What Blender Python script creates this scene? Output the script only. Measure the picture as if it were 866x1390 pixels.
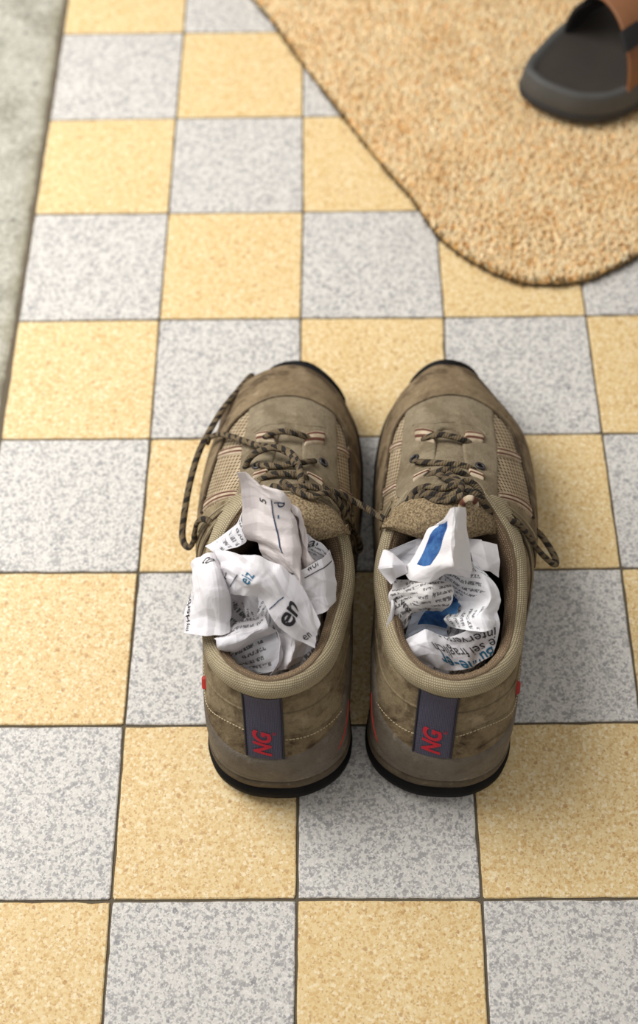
import bpy, bmesh, math, random
import numpy as np
from mathutils import Vector, Matrix

for o in list(bpy.data.objects):
    bpy.data.objects.remove(o)
rnd = random.Random(7)
npr = np.random.RandomState(11)
scene = bpy.context.scene
COL = scene.collection

# ------------------------------------------------------------------ camera, world, lights, exposure
FPX, TILT, YAW, ROLL = 1745.06, 0.54586, 0.027802, -0.031948
CAMC = np.array([0.024716, -0.166634, 0.714722])
cd = bpy.data.cameras.new('camera')
cam = bpy.data.objects.new('camera', cd)
COL.objects.link(cam)
Rm = Matrix.Rotation(YAW, 4, 'Z') @ Matrix.Rotation(TILT, 4, 'X') @ Matrix.Rotation(ROLL, 4, 'Z')
cam.matrix_world = Matrix.Translation(CAMC.tolist()) @ Rm
cd.sensor_fit = 'VERTICAL'
cd.sensor_height = 36.0
cd.lens = FPX / 1390 * 36.0
cd.shift_y = -45.0 / 1390
cd.clip_start = 0.01
cd.dof.use_dof = True
cd.dof.focus_distance = 0.70
cd.dof.aperture_fstop = 4.5
scene.camera = cam

w = bpy.data.worlds.new('world')
scene.world = w
w.use_nodes = True
bg = w.node_tree.nodes['Background']
bg.inputs[0].default_value = (1.0, 0.97, 0.93, 1)
bg.inputs[1].default_value = 0.42

def area(name, loc, target, size, power, color):
    l = bpy.data.lights.new(name, 'AREA')
    l.shape = 'RECTANGLE'
    l.size, l.size_y = size
    l.energy = power
    l.color = color
    o = bpy.data.objects.new(name, l)
    COL.objects.link(o)
    o.location = loc
    d = Vector(target) - Vector(loc)
    o.rotation_euler = d.to_track_quat('-Z', 'Y').to_euler()
    return o
area('window_daylight', (-0.66, 0.56, 0.88), (-0.04, 0.38, 0), (0.7, 0.9), 17.5, (1.0, 0.985, 0.96))

scene.view_settings.view_transform = 'Standard'
scene.view_settings.look = 'None'
scene.view_settings.gamma = 1.0
scene.view_settings.use_curve_mapping = False
scene.view_settings.exposure = 0.0

# ------------------------------------------------------------------ helpers
RM = np.array(Rm.to_3x3())
def at(px, py, z):
    """photo point at a known height above the floor -> place in the room (metres)"""
    d = RM @ np.array([(px - 433) / FPX, -(py - 650) / FPX, -1.0])
    k = (z - CAMC[2]) / d[2]
    return CAMC + k * d

def tag(o, label=None, cat=None, group=None, kind=None):
    if label: o['label'] = label
    if cat: o['category'] = cat
    if group: o['group'] = group
    if kind: o['kind'] = kind
    return o

def empty(name, loc=(0, 0, 0), rz=0):
    o = bpy.data.objects.new(name, None)
    COL.objects.link(o)
    o.location = loc
    o.rotation_euler = (0, 0, rz)
    o.empty_display_size = 0.02
    return o

def mesh_obj(name, V, Fc, mat, parent=None, smooth=True, uv=None, flip=False):
    me = bpy.data.meshes.new(name)
    V = np.asarray(V, float).reshape(-1, 3)
    Fc = [tuple(int(i) for i in f) for f in Fc]
    if flip: Fc = [f[::-1] for f in Fc]
    me.from_pydata(V.tolist(), [], Fc)
    if uv is not None:
        l = me.uv_layers.new(name='UVMap')
        idx = np.zeros(len(me.loops), dtype=np.int32)
        me.loops.foreach_get('vertex_index', idx)
        l.data.foreach_set('uv', np.asarray(uv, float)[idx].ravel())
    if smooth:
        me.polygons.foreach_set('use_smooth', [True] * len(me.polygons))
    me.update()
    o = bpy.data.objects.new(name, me)
    COL.objects.link(o)
    if mat: me.materials.append(mat)
    if parent: o.parent = parent
    return o

def grid_faces(n, m, closed_n=False, closed_m=False, base=0):
    F = []
    for i in range(n if closed_n else n - 1):
        for j in range(m if closed_m else m - 1):
            a = i * m + j; b = ((i + 1) % n) * m + j
            c = ((i + 1) % n) * m + (j + 1) % m; d = i * m + (j + 1) % m
            F.append((base + a, base + b, base + c, base + d))
    return F

def catmull(P, n, closed=False):
    P = np.asarray(P, float); k = len(P)
    t = np.linspace(0, k if closed else k - 1, n, endpoint=not closed)
    i = np.floor(t).astype(int)
    if not closed: i = np.minimum(i, k - 2)
    f = (t - i)[:, None]
    g = (lambda j: P[j % k]) if closed else (lambda j: P[np.clip(j, 0, k - 1)])
    p0, p1, p2, p3 = g(i - 1), g(i), g(i + 1), g(i + 2)
    if not closed:
        p0 = np.where((i - 1 < 0)[:, None], 2 * p1 - p2, p0)
        p3 = np.where((i + 2 > k - 1)[:, None], 2 * p2 - p1, p3)
    return 0.5 * (2 * p1 + (p2 - p0) * f + (2 * p0 - 5 * p1 + 4 * p2 - p3) * f**2 + (3 * p1 - p0 - 3 * p2 + p3) * f**3)

def tube(path, ra, rb=None, seg=8, n=None, closed=False, up=(0, 0, 1), taper=None):
    """swept oval; returns V, F, UV (u = metres along, v = around)"""
    rb = rb or ra
    P = catmull(path, n or max(8, len(path) * 8), closed)
    T = np.gradient(P, axis=0); T /= np.linalg.norm(T, axis=1)[:, None] + 1e-12
    up = np.array(up, float)
    N = np.cross(T, up); N /= np.linalg.norm(N, axis=1)[:, None] + 1e-9
    B = np.cross(N, T)
    s = np.r_[0, np.cumsum(np.linalg.norm(np.diff(P, axis=0), axis=1))]
    a = np.linspace(0, 2 * np.pi, seg, endpoint=False)
    k = np.ones(len(P)) if taper is None else np.array(taper)
    V = P[:, None] + k[:, None, None] * (ra * np.cos(a)[None, :, None] * N[:, None] + rb * np.sin(a)[None, :, None] * B[:, None])
    UV = np.stack(np.broadcast_arrays(s[:, None], a[None] / (2 * np.pi)), -1)
    n_ = len(P)
    F = grid_faces(n_, seg, closed, True)
    V = V.reshape(-1, 3); UV = UV.reshape(-1, 2)
    if not closed:
        F += [tuple(range(seg))[::-1], tuple((n_ - 1) * seg + i for i in range(seg))]
    F = [f[::-1] for f in F]
    return V, F, UV

def join(parts):
    V, F, U = [], [], []; b = 0
    for p in parts:
        v = np.asarray(p[0]).reshape(-1, 3)
        V.append(v); F += [tuple(i + b for i in f) for f in p[1]]
        U.append(p[2] if len(p) > 2 else np.zeros((len(v), 2)))
        b += len(v)
    return np.concatenate(V), F, np.concatenate(U)

# ---- material builder
def srgb(r, g, b):
    f = lambda c: (c / 255 / 12.92) if c / 255 <= .04045 else ((c / 255 + .055) / 1.055) ** 2.4
    return (f(r), f(g), f(b), 1)

class NT:
    def __init__(s, name, rough=0.8, spec=0.3):
        s.m = bpy.data.materials.new(name); s.m.use_nodes = True
        s.t = s.m.node_tree; s.N = s.t.nodes; s.L = s.t.links
        s.b = s.N['Principled BSDF']
        s.b.inputs['Roughness'].default_value = rough
        s.b.inputs['Specular IOR Level'].default_value = spec
    def node(s, typ, **kw):
        n = s.N.new(typ)
        for k, v in kw.items():
            if k.startswith('i_'):
                key = k[2:]; key = int(key) if key.isdigit() else key.replace('_', ' ')
                s.put(n.inputs[key], v)
            else: setattr(n, k, v)
        return n
    def put(s, inp, v):
        if isinstance(v, bpy.types.NodeSocket): s.L.new(v, inp)
        else: inp.default_value = v
    def math(s, op, a, b=0.0, c=None, clamp=False):
        n = s.N.new('ShaderNodeMath'); n.operation = op; n.use_clamp = clamp
        s.put(n.inputs[0], a); s.put(n.inputs[1], b)
        if c is not None: s.put(n.inputs[2], c)
        return n.outputs[0]
    def mix(s, f, a, b, blend='MIX'):
        n = s.N.new('ShaderNodeMix'); n.data_type = 'RGBA'; n.blend_type = blend
        s.put(n.inputs[0], f); s.put(n.inputs[6], a); s.put(n.inputs[7], b)
        return n.outputs[2]
    def ramp(s, x, lo, hi):
        n = s.N.new('ShaderNodeMapRange'); n.clamp = True
        s.put(n.inputs[0], x); n.inputs[1].default_value = lo; n.inputs[2].default_value = hi
        return n.outputs[0]
    def noise(s, vec, scale, detail=4, rough=.6, dist=0):
        n = s.N.new('ShaderNodeTexNoise'); s.put(n.inputs['Vector'], vec)
        n.inputs['Scale'].default_value = scale; n.inputs['Detail'].default_value = detail
        n.inputs['Roughness'].default_value = rough; n.inputs['Distortion'].default_value = dist
        return n.outputs[0]
    def noisecol(s, vec, scale, detail=2):
        n = s.N.new('ShaderNodeTexNoise'); s.put(n.inputs['Vector'], vec)
        n.inputs['Scale'].default_value = scale; n.inputs['Detail'].default_value = detail
        return n.outputs[1]
    def voro(s, vec, scale, feature='F1', rand=1.0):
        n = s.N.new('ShaderNodeTexVoronoi'); n.feature = feature
        s.put(n.inputs['Vector'], vec); n.inputs['Scale'].default_value = scale
        n.inputs['Randomness'].default_value = rand
        return n.outputs
    def vadd(s, a, b, k=None):
        n = s.N.new('ShaderNodeVectorMath'); n.operation = 'ADD'
        if k is not None:
            m = s.N.new('ShaderNodeVectorMath'); m.operation = 'SCALE'
            s.put(m.inputs[0], b); s.put(m.inputs[3], k); b = m.outputs[0]
        s.put(n.inputs[0], a); s.put(n.inputs[1], b)
        return n.outputs[0]
    def pos(s): return s.N.new('ShaderNodeTexCoord').outputs['Object']
    def uv(s): return s.N.new('ShaderNodeTexCoord').outputs['UV']
    def sep(s, v):
        n = s.N.new('ShaderNodeSeparateXYZ'); s.put(n.inputs[0], v); return n.outputs
    def comb(s, x, y, z=0.0):
        n = s.N.new('ShaderNodeCombineXYZ')
        for i, v in enumerate((x, y, z)): s.put(n.inputs[i], v)
        return n.outputs[0]
    def objrand(s): return s.N.new('ShaderNodeObjectInfo').outputs['Random']
    def color(s, c): s.put(s.b.inputs['Base Color'], c)
    def bump(s, h, strength=.3, dist=.001):
        n = s.N.new('ShaderNodeBump'); s.put(n.inputs['Height'], h)
        n.inputs['Strength'].default_value = strength; n.inputs['Distance'].default_value = dist
        s.L.new(n.outputs[0], s.b.inputs['Normal'])

# ------------------------------------------------------------------ floor materials
def world_pos(t):
    g = t.N.new('ShaderNodeNewGeometry').outputs['Position']
    r = t.objrand()
    return t.vadd(g, t.comb(t.math('MULTIPLY', r, 7.3), t.math('MULTIPLY', r, 3.1), 0.0))

def terrazzo(name, base, chips, scale, rough, tint):
    t = NT(name, rough, .35)
    p = world_pos(t)
    pw = t.vadd(p, t.noisecol(p, 760, 3), 0.0022)
    col = base
    big = t.noise(p, 14, 3)
    col = t.mix(t.math('MULTIPLY', t.ramp(big, .35, .7), .35), base, tint)
    for sc, thr, c, size, amt in chips:
        v = t.voro(pw, sc)
        r_, g_, _ = t.sep(v[1])
        on = t.math('GREATER_THAN', r_, thr)
        soft = t.ramp(v[0], size, size - .12)
        k_ = t.math('ADD', .55, t.math('MULTIPLY', g_, .45))
        col = t.mix(t.math('MULTIPLY', t.math('MULTIPLY', t.math('MULTIPLY', on, soft), k_), amt), col, c)
    fine = t.noise(p, 1400, 2)
    col = t.mix(.35, col, t.mix(fine, (.35, .35, .35, 1), (.65, .65, .65, 1)), 'OVERLAY')
    t.color(col)
    t.bump(t.noise(p, 900, 3), .12, .0004)
    return t.m
M_grey = terrazzo('grey_terrazzo', srgb(211, 207, 200),
                  [(1000, .58, srgb(194, 190, 186), .8, .8), (430, .76, srgb(149, 146, 145), .72, .85), (640, .76, srgb(153, 150, 149), .75, .85), (880, .80, srgb(141, 139, 139), .75, .75),
                   (300, .93, srgb(128, 127, 131), .5, .8), (1100, .82, srgb(229, 225, 219), .8, .8)],
                  300, .5, srgb(204, 200, 192))
M_yellow = terrazzo('yellow_terrazzo', srgb(226, 202, 153),
                    [(800, .55, srgb(213, 181, 124), .8, .85), (520, .76, srgb(204, 166, 106), .7, .75), (950, .84, srgb(178, 134, 80), .7, .7),
                     (600, .82, srgb(239, 222, 186), .7, .85), (340, .94, srgb(170, 124, 74), .5, .7)],
                    300, .5, srgb(220, 191, 137))
t = NT('grout', .95, .1); p = t.pos()
t.color(t.mix(t.noise(p, 60), srgb(84, 76, 64), srgb(116, 106, 90))); t.bump(t.noise(p, 700), .5, .001)
M_grout = t.m
t = NT('concrete', .85, .2); p = t.pos()
n1 = t.noise(p, 22, 5); n2 = t.noise(p, 420, 3)
c = t.mix(t.ramp(n1, .40, .62), srgb(188, 185, 173), srgb(152, 149, 136))
c = t.mix(t.math('MULTIPLY', t.ramp(t.noise(p, 110, 4, .7), .52, .66), .55), c, srgb(124, 121, 108))
c = t.mix(t.math('MULTIPLY', t.ramp(n2, .48, .62), .6), c, srgb(128, 126, 114))
c = t.mix(t.math('MULTIPLY', t.ramp(t.noise(p, 260, 2), .54, .66), .6), c, srgb(208, 204, 190))
v = t.voro(p, 130); c = t.mix(t.math('MULTIPLY', t.math('GREATER_THAN', t.sep(v[1])[0], .85), t.ramp(v[0], .3, .14)), c, srgb(112, 110, 98))
# dirt along the joint (wear with its own shape)
x = t.sep(p)[0]
edge = t.math('MULTIPLY', t.ramp(t.math('ADD', x, t.math('MULTIPLY', t.math('SUBTRACT', t.noise(p, 40), .5), .02)), -.014, -.003), .6)
c = t.mix(edge, c, srgb(140, 132, 106))
t.color(c); t.bump(t.math('ADD', n2, t.math('MULTIPLY', v[0], .4)), .35, .0008)
M_concrete = t.m

# ------------------------------------------------------------------ floor: slab, tiles, border strip
fl = mesh_obj('floor', [(-.5, -.45, -.03), (.95, -.45, -.03), (.95, 1.25, -.03), (-.5, 1.25, -.03),
                        (-.5, -.45, -.0012), (.95, -.45, -.0012), (.95, 1.25, -.0012), (-.5, 1.25, -.0012)],
              [(3, 2, 1, 0), (4, 5, 6, 7), (0, 1, 5, 4), (1, 2, 6, 5), (2, 3, 7, 6), (3, 0, 4, 7)], M_grout, smooth=False)
tag(fl, 'checkerboard floor of grey and yellow speckled terrazzo tiles', kind='structure')

CORN = {}
known = {(1, 0): (-1.7, 0), (3, 4): (4.9, 0.3), (1, 6): (2.1, -.5), (2, 7): (-2, .8), (3, 7): (-2.4, 0), (0, 0): (1.5, 0), (3, 3): (-1.2, -1.3), (2, 2): (-1.8, 0)}
for c in range(0, 10):
    for r in range(-6, 12):
        dx, dy = npr.normal(0, .0004, 2)
        if (c, r) in known: dx, dy = -known[(c, r)][0] / 2100, known[(c, r)][1] / 2100
        if c == 0: dx = abs(dx)
        CORN[(c, r)] = np.array([.1 * (c - 2) + dx, .1 * (7 - r) + dy])

def make_tile(c, r):
    q = [CORN[(c, r)], CORN[(c + 1, r)], CORN[(c + 1, r + 1)], CORN[(c, r + 1)]]
    ctr = sum(q) / 4
    gap = .00042 if r < 3 else (.0005 if r < 5 else .00062)
    out = []
    k = 13
    for e in range(4):
        a, b = q[e], q[(e + 1) % 4]
        d = (b - a) / np.linalg.norm(b - a); nrm = np.array([d[1], -d[0]])
        if (nrm @ (ctr - a)) < 0: nrm = -nrm
        L = np.linalg.norm(b - a)
        ca, cb = npr.uniform(.0008, .0026, 2)
        for j in range(k):
            s = ca + (L - ca - cb) * j / (k - 1)
            w_ = gap + abs(npr.normal(0, .00022)) + (npr.uniform(.0002, .0006) if npr.rand() < .05 else 0)
            if j in (0, k - 1): w_ = gap + npr.uniform(.0001, .0004)
            out.append(a + d * s + nrm * w_)
    out = np.array(out); n = len(out)
    inner = out + (ctr - out) / np.linalg.norm(ctr - out, axis=1)[:, None] * .0007
    h = npr.normal(0, .00012)
    tx, ty = npr.normal(0, .0012, 2)
    zz = lambda P, z: np.c_[P - ctr, z + (P - ctr) @ np.array([tx, ty]) + h]
    V = np.concatenate([zz(inner, 0), zz(out, -.0005), zz(out, -.006)])
    F = [tuple(range(n))[::-1]]
    for i in range(n):
        j = (i + 1) % n
        F += [(i, j, n + j, n + i), (n + i, n + j, 2 * n + j, 2 * n + i)]
    o = mesh_obj('tile', V, F, M_yellow if (c + r) % 2 else M_grey, fl, smooth=False)
    o.location = (ctr[0], ctr[1], 0)
for c in range(0, 9):
    for r in range(-5, 11):
        make_tile(c, r)

# border strip left of the tiles, with a worn edge
n = 260
ys = np.linspace(-.44, 1.24, n)
e = np.cumsum(npr.normal(0, .0003, n)); e -= np.convolve(np.pad(e, 15, 'edge'), np.ones(31) / 31, 'valid')
e = -np.abs(e) * 1.3 - npr.rand(n) * .0004
xs = -.2 - .0022 + e - .0004 * np.sin(ys * 9)
prof = [(0, -.02), (0, -.004), (-.0006, -.0012), (-.003, -.0002), (-.012, 0), (-.29, 0), (-.29, -.02)]
V = np.array([[[(xs[i] + .2 + a) if k < 4 else a, ys[i], z + (npr.normal(0, .0002) if 1 < k < 4 else 0)] for k, (a, z) in enumerate(prof)] for i in range(n)])
st = mesh_obj('trim_1', V, grid_faces(n, len(prof)), M_concrete, smooth=False)
st.location = (-.2, 0, 0)
tag(st, 'grey concrete border strip along the left edge of the tiles', kind='structure')

# ------------------------------------------------------------------ shoe materials
def leather(name, c1, c2, c3, rough=.85, stain=.8):
    t = NT(name, rough, .22); p = t.pos()
    a = t.noise(p, 55, 6, .68); b = t.noise(p, 520, 3); d = t.noise(p, 34, 5, .65, .6); e = t.noise(p, 150, 4, .7)
    c = t.mix(t.ramp(a, .36, .66), c1, c2)
    c = t.mix(t.math('MULTIPLY', t.ramp(e, .52, .72), .5), c, c3)
    c = t.mix(t.math('MULTIPLY', t.ramp(d, .50, .60), stain), c, c3)
    c = t.mix(t.math('MULTIPLY', t.ramp(b, .55, .75), .35), c, c3)
    c = t.mix(t.math('MULTIPLY', t.ramp(t.noise(p, 90, 5, .7), .58, .72), .4), c, srgb(178, 162, 134))
    t.color(c)
    t.bump(t.math('ADD', t.math('ADD', b, t.math('MULTIPLY', e, 1.2)), t.math('MULTIPLY', t.noise(p, 1500, 2), .6)), .45, .001)
    return t.m
M_suede = leather('taupe_suede', srgb(142, 127, 100), srgb(116, 101, 77), srgb(72, 57, 39), .85, .7)
M_vamp = leather('grey_taupe_suede', srgb(138, 126, 104), srgb(120, 107, 86), srgb(92, 78, 58), .85, .45)
M_rand = leather('dusty_suede', srgb(138, 120, 94), srgb(112, 95, 71), srgb(68, 52, 36), .85, .75)
M_heel = leather('worn_heel_leather', srgb(130, 114, 88), srgb(106, 90, 67), srgb(58, 43, 27), .75, .95)
M_dark = leather('dark_brown_suede', srgb(88, 74, 55), srgb(70, 58, 43), srgb(50, 40, 30))
M_tpu = leather('grey_midsole', srgb(112, 104, 93), srgb(98, 89, 78), srgb(78, 66, 54), .55, .4)
M_tpu2 = leather('brown_midsole', srgb(98, 87, 71), srgb(84, 73, 58), srgb(62, 51, 39), .65, .5)
M_insole = leather('insole_cloth', srgb(92, 84, 74), srgb(76, 69, 60), srgb(58, 52, 46))

t = NT('perforated_mesh', .9, .15); p = t.uv()
x, y, _ = t.sep(p)
row = t.math('FLOOR', y)
xx = t.math('ADD', x, t.math('MULTIPLY', t.math('MODULO', row, 2.0), .5))
fx = t.math('SUBTRACT', t.math('FRACT', xx), .5); fy = t.math('SUBTRACT', t.math('FRACT', y), .5)
rr = t.math('SQRT', t.math('ADD', t.math('MULTIPLY', fx, fx), t.math('MULTIPLY', fy, fy)))
hole = t.ramp(rr, .36, .24)
po = t.pos()
c = t.mix(t.ramp(t.noise(po, 45, 5), .35, .7), srgb(186, 168, 140), srgb(150, 132, 106))
c = t.mix(hole, c, srgb(84, 70, 52)); t.color(c)
t.bump(t.math('SUBTRACT', 1.0, hole), .6, .0008)
M_mesh = t.m

def woven(name, c1, c2, c3, su, sv, rough=.85, dirty=.5):
    t = NT(name, rough, .2); x, y, _ = t.sep(t.uv()); po = t.pos()
    r = t.math('FLOOR', t.math('MULTIPLY', y, sv))
    a = t.math('FRACT', t.math('ADD', t.math('MULTIPLY', x, su), t.math('MULTIPLY', r, .37)))
    b = t.math('FRACT', t.math('MULTIPLY', y, sv))
    h = t.math('MULTIPLY', t.math('SINE', t.math('MULTIPLY', a, math.pi)), t.math('SINE', t.math('MULTIPLY', b, math.pi)))
    c = t.mix(t.ramp(h, .1, .75), c2, c1)
    c = t.mix(t.math('MULTIPLY', t.ramp(t.noise(po, 30, 5, .65), .45, .72), dirty), c, c3)
    t.color(c); t.bump(h, .5, .0007)
    return t.m
M_band = woven('woven_collar_tape', srgb(186, 174, 146), srgb(128, 114, 88), srgb(112, 97, 74), 760, 760)
M_lining = woven('brown_mesh_lining', srgb(150, 128, 103), srgb(96, 79, 60), srgb(94, 78, 60), 800, 800)
t = NT('tongue_cloth', .9, .15); po = t.pos()
nf = t.noise(po, 900, 2); c = t.mix(t.ramp(nf, .38, .62), srgb(98, 82, 62), srgb(156, 138, 108))
c = t.mix(t.math('MULTIPLY', t.ramp(t.noise(po, 45, 5, .65), .48, .7), .6), c, srgb(104, 87, 64)); t.color(c); t.bump(nf, .5, .0007); M_tongue = t.m
M_navy = woven('navy_ribbon', srgb(92, 90, 108), srgb(62, 60, 76), srgb(54, 50, 58), 1100, 1100, .6, .35)
t = NT('navy_edge', .7); t.color(srgb(44, 41, 48)); M_navyedge = t.m
t = NT('red_lettering', .6); po = t.pos(); t.color(t.mix(t.noise(po, 300), srgb(196, 34, 54), srgb(166, 28, 44))); M_red = t.m
t = NT('red_rubber', .55); po = t.pos(); t.color(t.mix(t.ramp(t.noise(po, 90), .4, .7), srgb(190, 48, 44), srgb(130, 56, 44))); M_redrub = t.m
t = NT('black_rubber', .75, .15); po = t.pos()
t.color(t.mix(t.ramp(t.noise(po, 40, 5), .45, .75), srgb(16, 16, 17), srgb(34, 31, 29))); t.bump(t.noise(po, 600), .15, .0006); M_rubber = t.m
t = NT('dark_metal', .45, .5); t.b.inputs['Metallic'].default_value = .6; t.color(srgb(66, 64, 66)); M_metal = t.m
t = NT('stitch_thread', .8); t.color(srgb(186, 172, 140)); M_stitch = t.m

# striped tape: cream with two dark red lines across its width (v of the uv)
t = NT('striped_tape', .85, .2); x, y, _ = t.sep(t.uv()); po = t.pos()
def line(v0, w_): return t.ramp(t.math('ABSOLUTE', t.math('SUBTRACT', y, v0)), w_, w_ * .55)
c = t.mix(t.ramp(t.noise(po, 120, 4), .4, .75), srgb(190, 174, 150), srgb(150, 130, 104))
c = t.mix(t.math('MAXIMUM', line(.27, .13), line(.73, .13)), c, srgb(92, 56, 44))
t.color(c); t.bump(t.math('SINE', t.math('MULTIPLY', x, 7000)), .2, .0004); M_tape = t.m

# lace: tan cord with black flecks
t = NT('flecked_lace', .85, .2); x, y, _ = t.sep(t.uv()); po = t.pos()
ph = t.math('FRACT', t.math('ADD', t.math('MULTIPLY', x, 150), y))
q = t.math('FRACT', t.math('ADD', t.math('MULTIPLY', x, 71), t.math('MULTIPLY', y, 2)))
blk = t.math('MULTIPLY', t.math('LESS_THAN', ph, .52), t.math('GREATER_THAN', q, .25))
c = t.mix(t.ramp(t.noise(po, 90, 4), .35, .75), srgb(116, 101, 78), srgb(72, 60, 45))
c = t.mix(t.math('MULTIPLY', blk, .92), c, srgb(34, 31, 29)); t.color(c)
t.bump(t.math('SINE', t.math('MULTIPLY', t.math('ADD', t.math('MULTIPLY', x, 700), t.math('MULTIPLY', y, 1.0)), 6.283)), .35, .0005)
M_lace = t.m

# ------------------------------------------------------------------ shoe surface (left shoe, millimetres; x<0 = outer side, y = heel to toe)
#SHOE-BEGIN
KEYS = np.array([
 # F x,y,z          T x,y,z         a   b   c   d
 [-1, 3, 30,       -2, 24, 97,     26, 1.5, 0, 26],
 [-20, 7, 30,      -21, 31, 95,    26, 1.5, 0, 26],
 [-34, 21, 30,     -34, 48, 89,    26, 2, 1, 24],
 [-38, 46, 30,     -39, 72, 84,    24, 2, 1, 22],
 [-42, 82, 29,     -40, 95, 84,    24, 2.5, 2, 20],
 [-48, 112, 28,    -37, 112, 90,   26, 2.5, 8, 18],
 [-52, 138, 27,    -28, 126, 98,   27, 3, 15, 16],
 [-53.5, 158, 26,  -16, 140, 103.5, 27, 3, 22, 13],
 [-53.5, 180, 25,  -7.5, 157, 95.5, 25, 3, 26, 9],
 [-51.5, 205, 24,  -6, 177, 87,    23, 3, 24, 8],
 [-46.5, 226.5, 24, -5.5, 188, 81, 21, 3, 24, 8],
 [-36, 250, 25,    -5, 195, 77,    18, 2, 28, 8],
 [-20.5, 269, 27,  -2, 198.5, 75.5, 17, 1, 34, 8],
 [-4, 277, 28,     1.5, 199, 75,   16, 0, 37, 8],
 [11, 274.5, 28,   5, 198.5, 75.5, 17, 0, 35, 8],
 [27.5, 257.5, 26, 8, 195, 77,     19, 0, 28, 8],
 [37.5, 236.5, 24, 9, 188, 81,     21, 0, 22, 8],
 [42, 208, 24,     9.5, 176, 87,   23, 0, 20, 9],
 [42.5, 180, 25,   11, 157, 95.5,  24, 0, 20, 11],
 [41, 156, 26,     20, 141, 103,   25, 0, 15, 15],
 [39, 134, 27,     29, 128, 98,    25, 0, 9, 18],
 [38, 110, 28,     37, 112, 90,    25, 1, 4, 20],
 [37, 80, 29,      39, 95, 84,     24, 2, 1, 21],
 [37, 48, 30,      35, 71, 85,     24, 2, 1, 22],
 [34, 22, 30,      29, 48, 89,     26, 2, 1, 24],
 [19, 7, 30,       17, 31, 95,     26, 1.5, 0, 26]], float)
NK = len(KEYS)
def per(tab, u):
    u = np.asarray(u, float); i = np.floor(u).astype(int); f = (u - i)[..., None]
    g = lambda j: tab[j % NK]
    p0, p1, p2, p3 = g(i - 1), g(i), g(i + 1), g(i + 2)
    return 0.5 * (2 * p1 + (p2 - p0) * f + (2 * p0 - 5 * p1 + 4 * p2 - p3) * f**2 + (3 * p1 - p0 - 3 * p2 + p3) * f**3)
def outF(u):
    d = per(KEYS, np.asarray(u) + .02)[..., :2] - per(KEYS, np.asarray(u) - .02)[..., :2]
    n = np.stack([-d[..., 1], d[..., 0]], -1)
    return n / np.linalg.norm(n, axis=-1)[..., None]
def outT(u):
    d = per(KEYS, np.asarray(u) + .02)[..., 3:5] - per(KEYS, np.asarray(u) - .02)[..., 3:5]
    n = np.stack([-d[..., 1], d[..., 0]], -1)
    return n / np.linalg.norm(n, axis=-1)[..., None]
def S(u, v):
    u, v = np.broadcast_arrays(np.asarray(u, float), np.asarray(v, float))
    K = per(KEYS, u); F = K[..., 0:3]; T = K[..., 3:6]
    a, b, c, d = (K[..., i:i + 1] for i in (6, 7, 8, 9))
    o = outF(u); dir_ = F[..., :2] - T[..., :2]
    dir_ = dir_ / (np.linalg.norm(dir_, axis=-1)[..., None] + 1e-6)
    um = np.mod(u, NK); wgt = np.clip(np.minimum(um - 4, 22 - um), 0, 1)[..., None]
    dir_ = dir_ * wgt + o * (1 - wgt)
    z1 = np.zeros_like(a)
    P1 = F + np.concatenate([o * b, a], -1)
    P2 = T + np.concatenate([dir_ * c, -d], -1)
    v = v[..., None]
    return F * (1 - v)**3 + 3 * P1 * v * (1 - v)**2 + 3 * P2 * v**2 * (1 - v) + T * v**3
def SN(u, v):
    e = 1e-3
    du = S(np.asarray(u) + e * 10, v) - S(np.asarray(u) - e * 10, v)
    dv = S(u, np.asarray(v) + e) - S(u, np.asarray(v) - e)
    n = np.cross(dv, du); n = n / (np.linalg.norm(n, axis=-1)[..., None] + 1e-9)
    return n
#SHOE-END
_n = SN(np.array([0.0]), np.array([.5]))[0]
SGN = 1 if _n[1] < 0 else -1
def SO(u, v, off):
    off = np.asarray(off, float)
    return S(u, v) + SGN * SN(u, v) * off[..., None]

def uvcurve(pts, n):
    return catmull(np.array(pts, float), n)

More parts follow.
